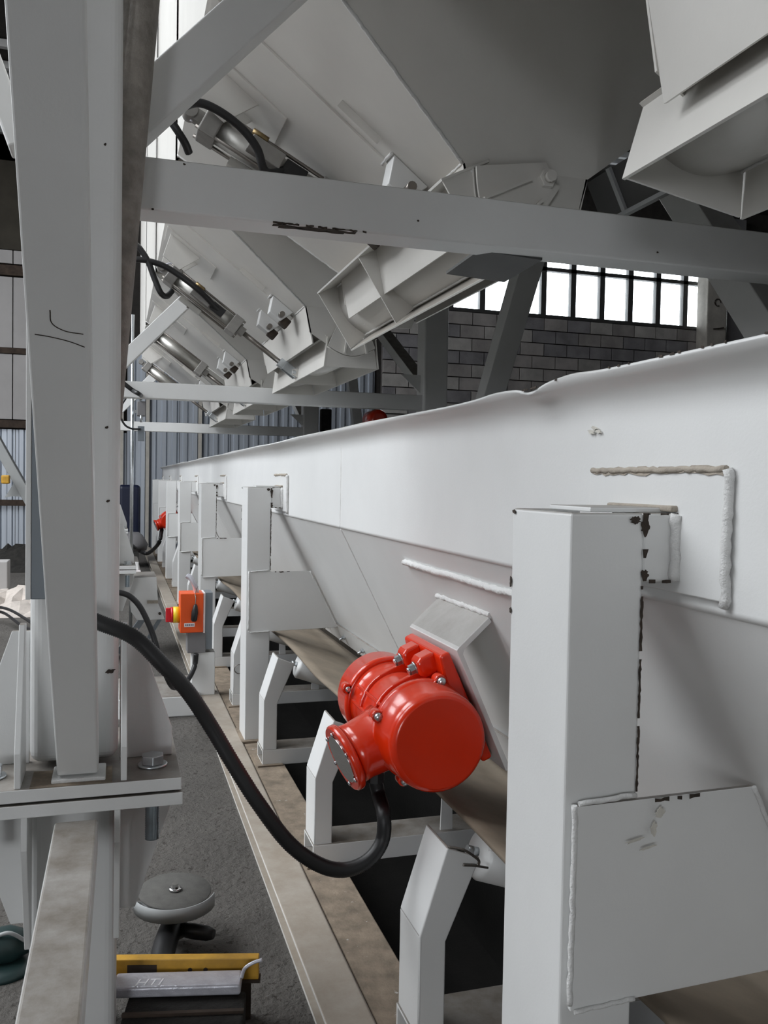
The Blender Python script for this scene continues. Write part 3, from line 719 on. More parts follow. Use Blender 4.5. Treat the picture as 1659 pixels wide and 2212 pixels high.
# ================================================================== HOPPERS
HZ = H+1.09; HX0, HX1 = 1.12, 1.60; TX = .77; TY = .52; XL = .30
CH = [(.02, 1.72), (2.80, 4.50), (5.40, 7.10), (8.00, 9.70), (10.60, 12.30)]
GA = [10, 57, 0, 0, 0]
PVX, PVZ = 1.42, H+1.06
HL = ['nearest white hopper with its chute at the upper right corner', 'white hopper filling the top of the picture above the crossbeam', 'white hopper above the second discharge gate', 'white hopper above the third discharge gate', 'farthest white hopper of the row']
rise = (HX0-XL)*TX; ztop = HZ+rise; ddy = rise*TY; XR = HX1+(HX0-XL)
def hopper(k):
    n, f = CH[k]
    e = empty('hopper', ((HX0+HX1)/2, (n+f)/2, HZ-.3), HL[k], 'hopper', 'hoppers over the conveyor')
    A = [V((HX0, n, HZ)), V((HX1, n, HZ)), V((HX1, f, HZ)), V((HX0, f, HZ))]
    T_ = [V((XL, n-ddy, ztop)), V((XR, n-ddy, ztop)), V((XR, f+ddy, ztop)), V((XL, f+ddy, ztop))]
    U = [p+V((0, 0, 2.6)) for p in T_]
    th = .008
    def pl(nm, q, m='hopper'):
        b = B(); q = [V(p) for p in q]; ce_ = V(((HX0+HX1)/2, (n+f)/2, q[0].z)); nr = (q[1]-q[0]).cross(q[2]-q[0]).normalized()
        s = -1 if nr.dot(q[0]-ce_) > 0 else 1
        b.plate(q, th*s); return b.obj(nm, m, e)
    pl('near_face', [A[0], A[1], T_[1], T_[0]]); pl('right_face', [A[1], A[2], T_[2], T_[1]]); pl('far_face', [A[2], A[3], T_[3], T_[2]]); pl('left_face', [A[3], A[0], T_[0], T_[3]])
    for nm, i, j in (('near_wall', 0, 1), ('right_wall', 1, 2), ('far_wall', 2, 3), ('left_wall', 3, 0)): pl(nm, [T_[i]+(V((0, .2 if i == 3 else 0, 0))), T_[j]+(V((0, -.2 if i == 3 else 0, 0))), U[j]+(V((0, -.2 if i == 3 else 0, 0))), U[i]+(V((0, .2 if i == 3 else 0, 0)))])
    # chute below
    zc = HZ-.23; ix = .05
    C_ = [V((HX0+ix, n, zc)), V((HX1-ix, n, zc)), V((HX1-ix, f, zc)), V((HX0+ix, f, zc))]
    ne = [A[0], A[1], V((HX1-.045, n, HZ-.16)), V((PVX+.1, n, HZ-.26)), V((PVX-.1, n, HZ-.26)), V((HX0+.03, n, HZ-.16))]
    for q, yy in ((ne, n), ([p+V((0, f-n, 0)) for p in ne], f)):
        b = B(); b.plate(q, .008); b.obj('chute_end', 'hopper', e)
    pl('chute_side', [A[3], A[0], C_[0], C_[3]]); pl('chute_side', [A[1], A[2], C_[2], C_[1]])
    weldline(A[0]+V((-.002, 0, 0)), T_[0]+V((-.002, 0, 0)), .006, 30+k).obj('weld_bead', 'weld', e)
    weldline(A[3]+V((-.002, 0, 0)), T_[3]+V((-.002, 0, 0)), .005, 40+k).obj('weld_bead', 'weld', e)
    weldline(A[0]+V((0, -.002, 0)), A[3]+V((0, -.002, 0)), .005, 35+k).obj('weld_bead', 'weld', e)
    # pivot bolt with boss plate
    for yy, s in ((n, -1), (f, 1)):
        b = B(); q = V((PVX, yy, PVZ)); D = V((0, s, 0)); b.cyl(q, q+D*.02, .048, 28); pw = b.obj('pivot_washer', 'hopper', e)
        b = B(); hexbolt(b, q+D*.02, D, .034, .032); b.obj('pivot_nut', 'hopper', pw, .003)
        b = B(); b.cyl(q+D*.052, q+D*.075, .019, 16); b.obj('pivot_pin', 'hopper', pw)
    # doubler rib and brackets on the left face
    sl = V((-(HX0-XL), 0, rise)).normalized(); no = V((-rise, 0, -(HX0-XL))).normalized()
    def onf(t, y, off=0): return V((HX0, y, HZ))+sl*t+no*off
    Lf = math.hypot(HX0-XL, rise)
    b = B(); b.prism([onf(.0, n+.38, .0), onf(Lf-.02, n+.38, .0), onf(Lf-.02, n+.38, .008), onf(.0, n+.38, .008)], (0, f-n-.6, 0)); b.obj('doubler_plate', 'hopper', e)
    for y_ in (n+.30, n+.78):
        b = B(); t0 = .02
        b.prism([onf(t0, y_, 0), onf(t0+.17, y_, 0), onf(t0+.12, y_, .10), onf(t0+.03, y_, .10)], (0, .10, 0)); sbk = b.obj('switch_bracket', 'white', e, .004)
        b = B(); b.prism([onf(t0-.03, y_+.01, .05), onf(t0+.03, y_+.01, .05), onf(t0+.03, y_+.01, .11), onf(t0-.03, y_+.01, .11)], (0, .07, 0)); b.obj('switch_block', 'chip', sbk, .006)
        b = B(); b.cyl(onf(t0+.05, y_-.06, .07), onf(t0+.05, y_+.0, .07), .018, 12); b.obj('switch_knob', 'steel', sbk)
        weldline(onf(t0+.18, y_, .005), onf(t0+.18, y_+.12, .005), .006, 50+k).obj('weld_bead', 'weld', e)
    b = B(); b.prism([onf(.26, n+.28, 0), onf(.45, n+.28, 0), onf(.45, n+.28, .03), onf(.26, n+.28, .03)], (0, .012, 0)); b.obj('cable_cleat', 'hopper', e)
    # channel bracket that carries the cylinder
    yc = (n+f)/2+.02
    t0, t1 = Lf-.42, Lf-.16
    b = B()
    b.prism([onf(t0+.10, yc-.09, 0), onf(t1+.10, yc-.09, 0), onf(t1+.04, yc-.09, .17), onf(t0+.16, yc-.09, .17)], (0, .01, 0)); b.obj('cylinder_bracket', 'hopper', e, .002); b = B()
    b.prism([onf(t0+.10, yc+.08, 0), onf(t1+.10, yc+.08, 0), onf(t1+.04, yc+.08, .17), onf(t0+.16, yc+.08, .17)], (0, .01, 0))
    b.obj('cylinder_bracket', 'hopper', e, .002)
    b = B(); b.prism([onf(t0-.02, yc-.17, .0), onf(t1+.13, yc-.17, .0), onf(t1+.13, yc-.17, .016), onf(t0-.02, yc-.17, .016)], (0, .36, 0)); b.obj('bracket_base', 'hopper', e, .002)
    return e, onf, yc
def gate(k):
    n, f = CH[k]; f2 = f+.19; n2 = n-.012; a = R(GA[k])
    lab = ['nearest discharge gate hanging at the upper right edge', 'open discharge gate swung to the left below the crossbeam', 'closed discharge gate in front of the second crossbeam', 'third closed discharge gate beyond the second crossbeam', 'farthest closed discharge gate above the last crossbeam'][k]
    e = empty('discharge_gate', (PVX, (n+f)/2, PVZ-.4), lab, 'gate', 'discharge gates of the hoppers')
    def G(u, v, y): return V((PVX+u*math.cos(a)-v*math.sin(a), y, PVZ-u*math.sin(a)-v*math.cos(a)))
    # arc shell
    arc = [(-.155+.31*i/14, .215+.055*math.sin(math.pi*i/14)) for i in range(15)]
    B().sheet([[G(u, v, y) for u, v in arc] for y in (n2, f2)]).obj('shell', 'hopper', e, solid=.008)
    # flanges
    for s in (-1, 1):
        b = B(); b.plate([G(s*.178, .340, n2), G(s*.178, .340, f2), G(s*.156, .150, f2), G(s*.156, .150, n2)], .009); b.obj('flange', 'hopper', e, .001)
        b = B(); b.plate([G(s*.156, .152, n2), G(s*.156, .152, f2), G(s*.168, .146, f2), G(s*.168, .146, n2)], .006); b.obj('flange_lip', 'hopper', e)
    # welds between shell and flange
    for s in (-1, 1):
        weldline(G(s*.15, .225, n2), G(s*.15, .225, f2), .005, 60+k+s).obj('weld_bead', 'weld', e)
    # ribs
    for y in (n2+.002, (n2+f2)/2+.12, f2-.010):
        poly = [G(u, v+.004, y) for u, v in arc]+[G(.172, .338, y), G(-.172, .338, y)]
        B().prism(poly, (0, .008, 0)).obj('rib', 'hopper', e)
    # end arms hanging on the pivots
    for y in (n-.030, f+.012):
        poly = [G(.04*math.cos(t), .04*math.sin(t), y) for t in [math.pi+math.pi*i/6 for i in range(7)]] + [G(.150, .20, y)] + [G(u, v-.004, y) for u, v in arc[::-1]] + [G(-.150, .20, y)]
        poly = [G(-.05, -.03, y), G(.05, -.03, y)]+[G(u, v-.004, y) for u, v in arc[::-1]]
        ea = B().prism(poly, (0, .010, 0)).obj('end_arm', 'hopper', e)
        for u in (-.03, .05):
            B().prism([G(u, .06, y), G(u+.01, .06, y), G(u*1.8+.01, .25, y), G(u*1.8, .25, y)], (0, -.02 if y < n else .03, 0)).obj('arm_rib', 'hopper', ea)
    # clevis lug
    yc = (n+f)/2+.02
    b = B()
    for s in (-1, 1):
        b.prism([G(-.160, .25, yc+s*.045), G(-.166, .325, yc+s*.045), G(-.215, .30, yc+s*.045), G(-.215, .265, yc+s*.045)], (0, .01, 0))
    b.obj('clevis_lug', 'hopper', e)
    if k == 1:
        b = B(); b.plate([(1.06, 2.50, H+.715), (1.275, 2.50, H+.705), (1.275, n-.02, H+.695), (1.06, n-.02, H+.705)], .01); b.obj('dark_underside_plate', 'darkgrey', e)  # added plate; dark grey paints the shade of an underside
    return e, G(-.20, .283, yc)
def cylinder(k, top, end, bracket_n):
    lab = ['pneumatic cylinder of the nearest hopper', 'pneumatic cylinder half hidden above the crossbeam with a hose looping over it', 'pneumatic cylinder with extended rod in full view below the crossbeam', 'third pneumatic cylinder, plain grey barrel beyond the knee brace', 'farthest pneumatic cylinder in the row'][k]
    e = empty('pneumatic_cylinder', top, lab, 'cylinder', 'gate cylinders on the hoppers')
    top, end = V(top), V(end); d = (end-top).normalized(); yy = V((0, 1, 0)); u = d.cross(yy).normalized()
    L = .60; c0 = top+d*.06
    def sq(b, p, L_, h): return b.prism([p+yy*i*h+u*j*h for i, j in ((-1,-1),(1,-1),(1,1),(-1,1))], d*L_)
    B().cyl(c0+d*.06, c0+d*(L-.06), .055, 26).obj('barrel', 'alu', e)
    b = B(); sq(b, c0, .075, .066); b.obj('rear_cap', 'alu2', e, .006)
    b = B(); sq(b, c0+d*(L-.075), .075, .066); b.obj('front_cap', 'alu2', e, .006)
    for i, j in ((-1,-1),(1,-1),(1,1),(-1,1)):
        B().cyl(c0-d*.012+yy*i*.054+u*j*.054, c0+d*(L+.015)+yy*i*.054+u*j*.054, .008, 10).obj('tie_rod', 'steel', e)
    b = B(); sq(b, c0+d*L, .05, .03); b.obj('rod_gland', 'alu2', e, .004)
    B().cyl(c0+d*(L+.04), end-d*.10, .018, 16).obj('piston_rod', 'steel', e)
    # rod clevis
    b = B(); sq(b, end-d*.13, .05, .03); 
    for s in (-1, 1): b.prism([end-d*.085+yy*s*.024-u*.032, end+d*.03+yy*s*.024-u*.032, end+d*.03+yy*s*.024+u*.032, end-d*.085+yy*s*.024+u*.032], yy*.012*s)
    b.cyl(end-yy*.05, end+yy*.05, .014, 12); b.obj('rod_clevis', 'zinc', e, .003)
    # rear eye
    b = B(); b.cyl(top-yy*.035, top+yy*.035, .03, 18); sq(b, top, .07, .025); b.obj('rear_eye', 'alu2', e, .002)
    if k < 3:
        # valve, sensors and fittings
        b = B(); p = c0+d*.20-yy*.06+u*.0; b.prism([p+u*i*.035+yy*j for i, j in ((-1, -.04), (1, -.04), (1, 0), (-1, 0))], d*.15); b.obj('valve_body', 'alu2', e, .004)
        b = B(); b.cyl(c0+d*.19-yy*.075+u*.05, c0+d*.26-yy*.075+u*.05, .014, 12); b.obj('fitting', 'brass', e)
        b = B(); p = c0+d*.36-yy*.055; b.prism([p+u*i*.03+yy*j for i, j in ((-1, -.035), (1, -.035), (1, 0), (-1, 0))], d*.10); b.obj('hose_elbow', 'black', e, .004)
        b = B(); b.cyl(c0+d*.18-u*.07, c0+d*.30-u*.07, .010, 10); b.cyl(c0+d*.24-u*.07, c0+d*.24-u*.11, .008, 10); b.obj('sensor', 'steel', e)
        b = B(); sq(b, c0+d*.16-u*.085, .17, .017); b.obj('sensor_rail', 'alu', e)
        b = B(); b.cyl(c0+d*.03+u*.066, c0+d*.03+u*.10, .016, 6); b.obj('fitting', 'brass', e)
        hb = B(); hb.tube(spline([c0+d*.0+u*.07, c0-d*.03+u*.06, c0-d*.05+u*.02, c0-d*.04-u*.03]), .006, 6); hb.obj('silver_tail', 'foil', e)
    return e, c0, d, u
HP = []
for k in range(5):
    he, onf, yc = hopper(k); ge, end = gate(k)
    top = V((.285, yc, H+1.455)) if k != 1 else V((.275, yc, H+1.485))
    HP.append(cylinder(k, top, end, None))
# air hoses
def hose(label, pts, r=.013):
    return tag(B().tube(spline(pts, 14), r, 10).obj('air_hose', 'black'), label, 'hose', 'air hoses of the gate cylinders')
yh = HP[1][1].y-.12
hose('black air hose arching over the pneumatic cylinder above the crossbeam', [at(380, 238, Y=yh-.05), at(425, 222, Y=yh-.05), at(470, 238, Y=yh-.05), at(520, 275, Y=yh-.04), at(555, 320, Y=yh-.03), at(575, 372, Y=yh), HP[1][1]+HP[1][2]*.38-V((0, .06, 0))], .017)
hose('short black air hose at the rear of the cylinder above the crossbeam', [at(365, 255, Y=yh), at(385, 285, Y=yh), at(400, 310, Y=yh+.02), at(408, 330, Y=yh+.05)], .016)
yh = HP[2][1].y-.14
hose('black air hose running along the lower pneumatic cylinder', [at(285, 560, Y=yh), at(318, 563, Y=yh), at(355, 575, Y=yh), at(395, 600, Y=yh), at(435, 632, Y=yh), HP[2][1]+HP[2][2]*.42-V((0, .07, 0))], .020)
hose('black air hose dropping to an elbow at the rear of the lower cylinder', [at(290, 525, Y=yh), at(303, 538, Y=yh), at(320, 565, Y=yh), at(333, 600, Y=yh), at(347, 632, Y=yh), at(360, 640, Y=yh+.03), at(372, 628, Y=yh+.06)], .020)
# dark angle frame between the first two gates
af = empty('angle_iron', (1.7, 2.6, H+1.0), 'dark angle iron frame between the two nearest hopper chutes', 'frame')
P1 = [at(1256, 396, Y=2.84), at(1382, 318, Y=2.84), at(1384, 368, Y=2.84), at(1242, 462, Y=2.84)]
q = [V((1.63, 2.86, 2.60)), V((1.63, 2.10, 2.60)), V((1.70, 2.10, 2.46)), V((1.70, 2.86, 2.46))]
B().plate(q, .01).obj('web', 'darkgrey', af)
B().box((1.685, 2.10, 2.445), (1.705, 2.86, 2.46)).obj('edge', 'midgrey', af)
B().beam((1.622, 2.70, 2.60), (1.692, 2.70, 2.46), .012, .02, (0, 1, 0)).obj('rib', 'midgrey', af)

# ================================================================== AISLE ITEMS
# orange isolator on a grey stand
YS = 5.6
sw = empty('isolator_switch', at(412, 1400, Y=YS), 'small orange isolator box with red and yellow knob beside the third post', 'switch')
p0, p1 = at(390, 1283, Y=YS), at(439, 1366, Y=YS)
swb = B().box((p0.x, YS, p1.z), (p1.x, YS+.17, p0.z)).obj('box', 'orange', sw, .004)
B().box((p1.x+.001, YS+.01, p1.z-.005), (p1.x+.012, YS+.18, p0.z)).obj('box_rim', 'label', sw)
zc_ = (p0.z*.42+p1.z*.58)
yk = YS+.085
B().cyl((p0.x+.002, yk, zc_), (p0.x-.04, yk, zc_), .052, 24).obj('knob_ring', 'yellow2', swb)
B().cyl((p0.x-.04, yk, zc_), (p0.x-.055, yk, zc_), .05, 24).obj('knob_back', 'redp', swb)
B().box((p0.x-.085, yk-.012, zc_-.045), (p0.x-.055, yk+.012, zc_+.045)).obj('knob', 'redp', swb, .004)
hp = at(418, 1326, Y=YS)
B().lathe((hp.x, YS-.022, hp.z-.045), (.1, 0, 1), [(0, .012), (.01, .02), (.06, .021), (.10, .013), (.11, .006)], 16).obj('handle', 'black', swb)
B().tube(spline([(hp.x+.008, YS-.02, hp.z+.06), (hp.x+.012, YS-.015, hp.z+.1), (hp.x+.01, YS+.01, p0.z+.003), (hp.x+.03, YS+.05, p0.z+.04)]), .003, 6).obj('wire', 'steel', sw)
lb = at(410, 1350, Y=YS); B().box((lb.x-.035, YS-.002, lb.z-.012), (lb.x+.03, YS, lb.z+.012)).obj('label_plate', 'label', swb)
for q in range(5): B().box((lb.x-.028+.011*q, YS-.0028, lb.z-.005), (lb.x-.021+.011*q, YS-.002, lb.z+.005)).obj('label_print', 'ink', swb)
b = B(); pz = p0.z; b.tube(spline([(p1.x-.04, YS+.06, pz+.0), (p1.x-.05, YS+.05, pz+.04), (p1.x-.075, YS+.05, pz+.09), (p1.x-.1, YS+.06, pz+.11)]), .017, 8); b.obj('plastic_sleeve', 'foil', sw)
g0, g1 = at(405, 1366, Y=YS+.02), at(441, 1410, Y=YS+.02)
B().box((g0.x, YS+.02, g1.z), (g1.x+.01, YS+.15, g0.z)).obj('terminal_case', 'greybox', sw, .004)
B().box((p1.x+.012, YS+.03, g1.z+.02), (p1.x+.06, YS+.19, p0.z-.0)).obj('back_plate', 'grey', sw)
B().box((g0.x+.03, YS+.03, .11), (g1.x+.07, YS+.15, g1.z)).obj('stand', 'white', sw, .003)
cbp = [at(424, 1412, Y=YS), at(420, 1440, Y=YS), at(405, 1470, Y=YS-.1), at(385, 1484, Y=YS-.3), at(368, 1478, Y=YS-.5), at(345, 1420, Y=YS-.6), at(328, 1365, Y=YS-.6), at(305, 1315, Y=YS-.6), at(283, 1290, Y=YS-.6), at(262, 1281, Y=YS-.6), at(235, 1278, Y=YS-.6)]
tag(B().tube(spline(cbp, 10), .016, 10).obj('switch_cable', 'black'), 'thin black cable looping from the orange switch box behind the column', 'cable')
# white angular cover on the aisle floor
YG = 7.6
gd = empty('white_cover', at(310, 1340, Y=YG), 'white angular steel cover on the aisle floor left of the channel', 'cover')
poly = [at(px, py, Y=YG) for px, py in ((276, 1275), (290, 1248), (338, 1246), (342, 1310), (356, 1338), (296, 1340), (283, 1322))]
B().prism(poly, (0, .45, 0)).obj('shell', 'white', gd, .004)
B().box((at(318, 1300, Y=YG).x, YG-.03, at(318, 1303, Y=YG).z), (at(341, 1300, Y=YG).x, YG, at(318, 1297, Y=YG).z)).obj('handle_slot', 'seal', gd)
B().cyl(at(345, 1325, Y=YG), at(345, 1325, Y=YG)-V((0, .02, 0)), .012, 10).obj('bolt', 'chip', gd)
zf = poly[5].z
b = B().beam((poly[5].x+.05, YG+.1, zf), (poly[5].x-.15, YG+.1, 0), .05, .05, (0, 1, 0)); b.beam((poly[4].x-.03, YG+.1, zf), (poly[4].x-.2, YG+.1, 0), .03, .03, (0, 1, 0)); b.obj('support_legs', 'grey', gd)
# white floor tie between column and channel
ft = B().box((.02, 5.55, 0), (.52, 6.15, .13)).obj('floor_tie', 'white', None, .008); tag(ft, 'low white steel box lying across the aisle floor left of the channel', 'beam')
# far machine: dark blue motor, white guard, vertical conduit
bm_ = empty('blue_motor', at(280, 1180, Y=15), 'dark blue upright machine housing in front of the corrugated wall', 'machine')
q0, q1 = at(255, 1175, Y=15), at(304, 1048, Y=15)
B().box((q0.x, 15, q0.z), (q1.x, 15.5, q1.z)).obj('housing', 'blue', bm_, .06, 4)
B().lathe((.26, 14.9, q0.z-.1), (0, 0, 1), [(0, .22), (.1, .25), (.25, .16), (.3, .1)], 24).obj('lower_cone', 'greybox', bm_)
B().box((q0.x+.02, 15.05, 0), (q1.x-.02, 15.4, q0.z)).obj('pedestal', 'midgrey', bm_)
wg = empty('machine_guard', at(270, 1240, Y=11.2), 'white machine guard with sloping side beyond the foreground column', 'guard')
P_ = [at(px, py, Y=11.2) for px, py in ((240, 1140), (262, 1168), (279, 1212), (300, 1214), (300, 1232), (240, 1232))]
B().prism(P_, (0, .8, 0)).obj('cover', 'white', wg, .01)
z_ = P_[4].z; B().box((P_[5].x, 11.1, z_-.05), (P_[4].x+.02, 12.0, z_)).obj('base_board', 'label', wg)
for xx in (P_[4].x-.03, P_[5].x): B().box((xx, 11.3, 0), (xx+.05, 11.35, z_-.05)).obj('leg', 'midgrey', wg)
pc = empty('vertical_conduit', (.15, 9.0, 0), 'thin galvanised conduit standing upright behind the crossbeams', 'conduit')
cxp = at(284, 1100, Y=9.0).x
B().cyl((cxp, 9.0, 0), (cxp, 9.0, 3.1), .017, 14).obj('pipe', 'zinc', pc)
jb = empty('junction_box', at(305, 910, Y=8.9), 'small grey junction box with cables under the second crossbeam', 'box')
q0, q1 = at(296, 898, Y=8.9), at(315, 867, Y=8.9); B().box((q0.x, 8.9, q0.z), (q1.x, 9.0, q1.z)).obj('body', 'greybox', jb, .006)
B().box((cxp+.017, 8.96, q0.z+.03), (q0.x, 8.99, q0.z+.06)).obj('clamp', 'zinc', jb)
B().cyl(at(305, 897, Y=8.9), at(305, 912, Y=8.9), .014, 10).obj('gland', 'zinc', jb)
B().cyl(at(304, 866, Y=8.9), at(304, 855, Y=8.9), .014, 10).obj('gland', 'zinc', jb)
B().box((q0.x+.01, 8.93, at(0, 938, Y=8.9).z-.02), (q1.x-.01, 9.0, at(300, 920, Y=8.9).z)).obj('lower_gland', 'grey', jb)
yj = 8.92
tag(B().tube(spline([at(255, 818, Y=7.2), at(285, 842, Y=7.2), at(303, 853, Y=7.25), at(305, 860, Y=yj)]), .018, 8).obj('signal_cable', 'black'), 'thin black cable crossing the left end of the second crossbeam', 'cable')
tag(B().tube(spline([at(272, 860, Y=yj), at(262, 878, Y=yj), at(261, 900, Y=yj), at(270, 918, Y=yj), at(285, 926, Y=yj), at(304, 927, Y=yj)]), .010, 8).obj('signal_cable', 'black'), 'thin black cable drooping in a loop beside the junction box', 'cable')
# red dome beyond the trough
rm = empty('red_dome_motor', at(810, 905, Y=9.5), 'red-orange domed motor showing above the trough edge left of the middle column', 'motor')
c_ = at(811, 903, Y=9.5); B().lathe(c_-V((0, .15, .02)), (0, 1, 0), [(0, .06), (.01, .10), (.05, .112), (.30, .112), (.33, .09)], 30).obj('body', 'red', rm)
B().box((c_.x-.05, 9.4, 0), (c_.x+.05, 9.6, c_.z-.1)).obj('stand', 'midgrey', rm)
sb_ = at(705, 905, Y=13.5); sx_ = B().box((sb_.x-.09, 13.5, sb_.z-.2), (sb_.x+.09, 13.6, sb_.z+.16)).obj('wall_box', 'rubble', None, .02); 
tag(sx_, 'small black box on a stand right of the farthest column', 'box')
B_ = B().box((sb_.x-.02, 13.53, 0), (sb_.x+.02, 13.57, sb_.z-.2)).obj('stand', 'midgrey', None); B_.parent = sx_; B_.matrix_parent_inverse = Matrix.Translation(-sx_.location)

# ------------------------------------------------ left background
lb_ = empty('diagonal_brace', at(70, 1090, Y=14), 'grey diagonal brace in front of the corrugated wall at the left edge', 'brace')
B().beam(at(-60, 860, Y=14), at(150, 1233, Y=14), .14, .3, (0, 1, 0)).obj('tube', 'midgrey', lb_, .01)
B().plate([at(10, 1075, Y=13.9), at(32, 1040, Y=13.9), at(70, 1075, Y=13.9), at(28, 1072, Y=13.9)], .02).obj('gusset', 'midgrey', lb_)
B().box((at(2, 1045, Y=13.6).x, 13.6, at(2, 1045, Y=13.6).z), (at(20, 1045, Y=13.6).x, 13.75, at(2, 1026, Y=13.6).z)).obj('yellow_clamp', 'yellow', lb_, .02, label='small yellow clamp')
up_ = empty('leaning_beam', (-.6, 3.2, 2.2), 'pale leaning beam at the upper left corner', 'beam')
B().beam(at(-60, 30, Y=4.2), at(48, 325, Y=4.2), .10, .17, (0, 1, 0)).obj('tube', 'white', up_, .01)
# rubble heap and crumpled sheet
def heap(c, rx, ry, h, name, m, seed, rows_=9, cols=15):
    rnd = random.Random(seed); b = B(); grid = []
    for i in range(rows_):
        row = []
        for j in range(cols):
            x = -1+2*j/(cols-1); y = -1+2*i/(rows_-1); r_ = math.hypot(x, y)
            row.append((c[0]+x*rx, c[1]+y*ry, max(.0, h*(1-r_**2)*rnd.uniform(.45, 1.1)) if 0 < i < rows_-1 and 0 < j < cols-1 else .0))
        grid.append(row)
    b.sheet(grid, False); return b.obj(name, m, solid=.01)
q = at(45, 1265, Z=0); hh = heap((q.x+.1, q.y+2.6), 1.0, .9, .55, 'rubble_heap', 'rubble', 4); tag(hh, 'dark heap of rubble at the foot of the corrugated wall', 'rubble')
q = at(40, 1320, Z=0); hh = heap((q.x, q.y+.2), .85, .7, .26, 'crumpled_sheet', 'tarp', 9, 12, 20); tag(hh, 'crumpled pale sheet lying on the floor left of the column', 'sheet')
pb_ = B().box((at(-20, 1270, Y=11).x-.3, 11, 0), (at(16, 1270, Y=11).x, 11.3, at(10, 1213, Y=11).z)).obj('concrete_block', 'panel', None, .01); tag(pb_, 'grey concrete block on the floor at the left edge', 'block')
for k, pl_ in enumerate(([(-20, 1318), (10, 1325), (45, 1350), (75, 1362), (110, 1363)], [(-20, 1308), (20, 1317), (60, 1340), (85, 1358), (110, 1368)])):
    tag(B().tube(spline([at(px, py, Z=.12+.06*k) for px, py in pl_]), .014, 8).obj('floor_cable', 'black'), ['black cable lying on the floor left of the column, the lower of two', 'black cable lying on the floor left of the column, the upper of two'][k], 'cable', 'cables on the floor')

# ------------------------------------------------ tools on the floor
gq = at(378, 1925, Z=.17)
ag = empty('angle_grinder', (gq.x, gq.y, 0), 'angle grinder lying disc up on the concrete floor', 'grinder')
B().lathe((gq.x, gq.y, .168), (.03, -.06, 1), [(0, .02), (0, .113), (.003, .115), (.006, .113), (.006, .02)], 44).obj('disc', 'disc', ag)
b = B(); b.lathe((gq.x, gq.y, .175), (.03, -.06, 1), [(0, .02), (.006, .02), (.008, .014)], 20); hexbolt(b, (gq.x, gq.y-.001, .182), (.03, -.06, 1), .010, .014); b.obj('disc_nut', 'chrome', ag)
# guard under the disc, half round
pts = [(gq.x+.128*math.cos(R(t)), gq.y+.128*math.sin(R(t))) for t in range(160, 346, 6)]
b = B(); b.sheet([[(x, y, z) for x, y in pts] for z in (.128, .172)]); b.obj('guard_rim', 'midgrey', ag, solid=.003)
b = B(); b.prism([(x, y, .128) for x, y in pts], (0, 0, .003)); b.obj('guard_plate', 'midgrey', ag)
B().lathe((gq.x, gq.y, .125), (0, 0, -1), [(0, .03), (.02, .038), (.07, .04), (.10, .034)], 24).obj('gear_head', 'alu2', ag)
pts = [(gq.x+.0, gq.y+.0, .075), (gq.x-.03, gq.y-.10, .068), (gq.x-.05, gq.y-.20, .062), (gq.x-.06, gq.y-.29, .058)]
B().tube(spline(pts, 6), .036, 16).obj('handle_body', 'black', ag)
B().lathe((gq.x+.01, gq.y-.05, .07), (.75, -.45, .0), [(0, .02), (.05, .024), (.10, .022), (.12, .014)], 16).obj('side_handle', 'black', ag)
tag(B().tube(spline([(gq.x-.06, gq.y-.29, .05), (gq.x-.12, gq.y-.28, .02), (gq.x-.2, gq.y-.18, .012), (gq.x-.3, gq.y-.1, .012)]), .006, 8).obj('grinder_cord', 'greybox'), 'grey cord of the angle grinder on the floor', 'cord')
# case, package and level, lying askew to the conveyor
def lying(z, xa, ya, xb, yb): return at(xa, ya, Z=z), at(xb, yb, Z=z)
bxo = empty('tool_case', (.2, 2.2, 0), 'dark brown open case on the floor under the silver package', 'case')
c0_, c1_ = lying(.12, 268, 2182, 528, 2172); cd_ = (c1_-c0_).normalized(); cn_ = V((-cd_.y, cd_.x, 0))
B().prism([c0_-cn_*.22+V((0, 0, -.12)), c1_-cn_*.22+V((0, 0, -.12)), c1_+cn_*.07+V((0, 0, -.12)), c0_+cn_*.07+V((0, 0, -.12))], (0, 0, .118)).obj('case_body', 'rubble', bxo, .006)
for q in range(3):
    o_ = -cn_*(.02+.07*q); B().prism([c0_+o_-V((0, 0, .002)), c1_+o_-V((0, 0, .002)), c1_+o_-cn_*.012-V((0, 0, .002)), c0_+o_-cn_*.012-V((0, 0, .002))], (0, 0, .008)).obj('case_rib', 'brownwood', bxo)
pk = empty('silver_package', c0_, 'silver wrapped package with pale lettering on the dark case', 'package')
s0_, s1_ = lying(.148, 246, 2120, 522, 2112); pd_ = (s1_-s0_).normalized(); pn_ = V((-pd_.y, pd_.x, 0))
B().beam(s0_-V((0, 0, .012)), s1_-V((0, 0, .012)), .075, .03).obj('wrapper', 'foil', pk, .007, 3)
tw = B(); tq = s1_; tw.tube(spline([tq-V((0, 0, .0)), tq+pd_*.008+V((0, 0, .025)), tq+pd_*.03+V((0, 0, .04)), tq+pd_*.055+V((0, 0, .048))]), .005, 7); tw.obj('twisted_end', 'foil', pk)
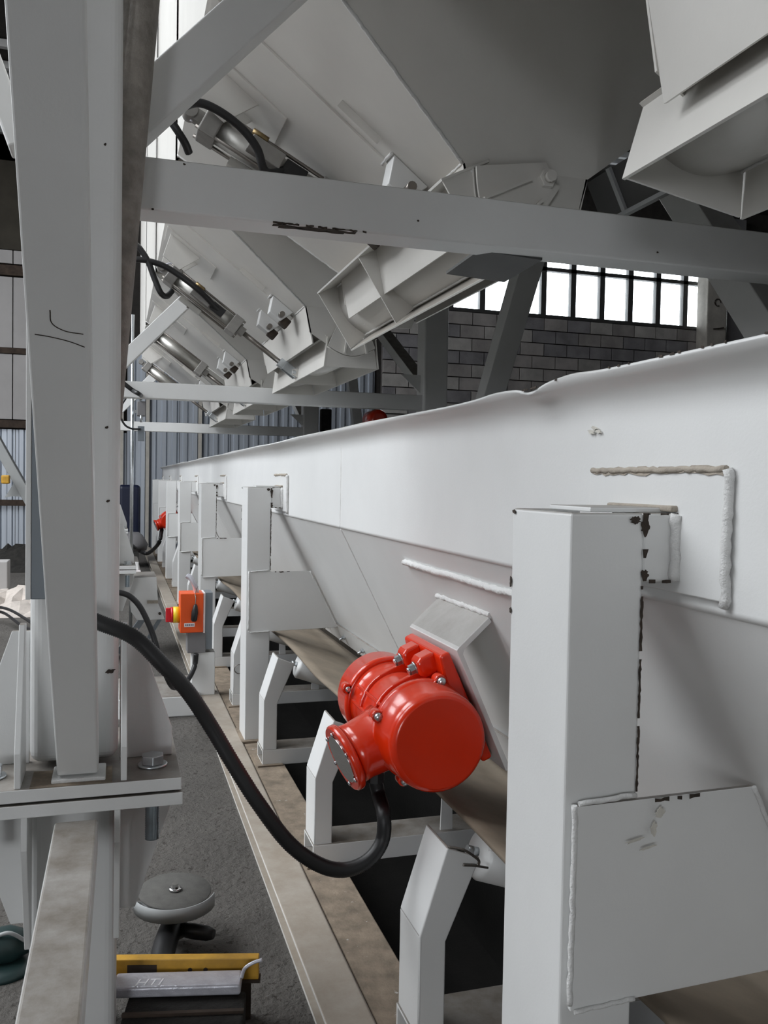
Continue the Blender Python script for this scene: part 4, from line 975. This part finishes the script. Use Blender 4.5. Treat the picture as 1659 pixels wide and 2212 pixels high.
def lettering(text, loc, size, rot, m, parent, name='lettering', depth=.0006):
    cu = bpy.data.curves.new('t', 'FONT'); cu.body = text; cu.size = size; cu.extrude = depth; cu.align_x = 'LEFT'; cu.shear = .25
    o = bpy.data.objects.new('t', cu); COL.objects.link(o); dg = bpy.context.evaluated_depsgraph_get(); me = bpy.data.meshes.new_from_object(o.evaluated_get(dg)); bpy.data.objects.remove(o)
    me.materials.clear(); me.materials.append(M[m]); q = bpy.data.objects.new(name, me); COL.objects.link(q); q.location = loc; q.rotation_euler = rot
    attach(q, parent); return q
tl = at(288, 2130, Z=.1515); lettering('HTI', (tl.x, tl.y, .1515), .045, (0, 0, math.atan2(pd_.y, pd_.x)), 'paleink', pk)
yl = empty('spirit_level', c1_, 'dusty yellow spirit level lying behind the silver package', 'level')
l0_, l1_ = lying(.175, 190, 2068, 560, 2064); ld_ = (l1_-l0_).normalized(); ln_ = V((-ld_.y, ld_.x, 0))
B().beam(l0_-V((0, 0, .03))+ln_*.0, l1_-V((0, 0, .03)), .03, .06).obj('body', 'yellow', yl, .003)
B().beam(l0_-V((0, 0, .064)), l1_-V((0, 0, .064))+ld_*.004, .036, .008).obj('edge', 'brownwood', yl)
for f_ in (.60, .69):
    p = l0_.lerp(l1_, f_)-V((0, 0, .03)); B().cyl(p-ln_*.0148, p-ln_*.0172, .006, 12).obj('rivet', 'brownwood', yl)
p = l0_.lerp(l1_, .30)-V((0, 0, .03)); B().beam(p-ln_*.0152-ld_*.03, p-ln_*.0152+ld_*.05, .002, .03).obj('worn_print', 'brownwood', yl)
for f_ in (.1, .92):
    p = l0_.lerp(l1_, f_); B().box((p.x-.014, p.y-.014, 0), (p.x+.014, p.y+.014, p.z-.068)).obj('block_support', 'brownwood', yl)
# dark object left under the beam
dq = at(22, 2050, Z=.05); dg_ = empty('teal_tool', (dq.x, dq.y, 0), 'dark teal power tool on the floor left of the lower beam', 'tool')
B().lathe((dq.x-.12, dq.y, .06), (1, .1, 0), [(0, .035), (.02, .05), (.12, .055), (.18, .03)], 20).obj('body', 'teal', dg_)
B().tube(spline([(dq.x-.05, dq.y-.02, .1), (dq.x+.0, dq.y-.03, .115), (dq.x+.045, dq.y-.02, .08)]), .006, 8).obj('wire_handle', 'midgrey', dg_)
B().lathe((dq.x-.02, dq.y-.01, 0), (0, 0, 1), [(0, .10), (.012, .10), (.02, .05)], 28).obj('foot', 'teal', dg_)
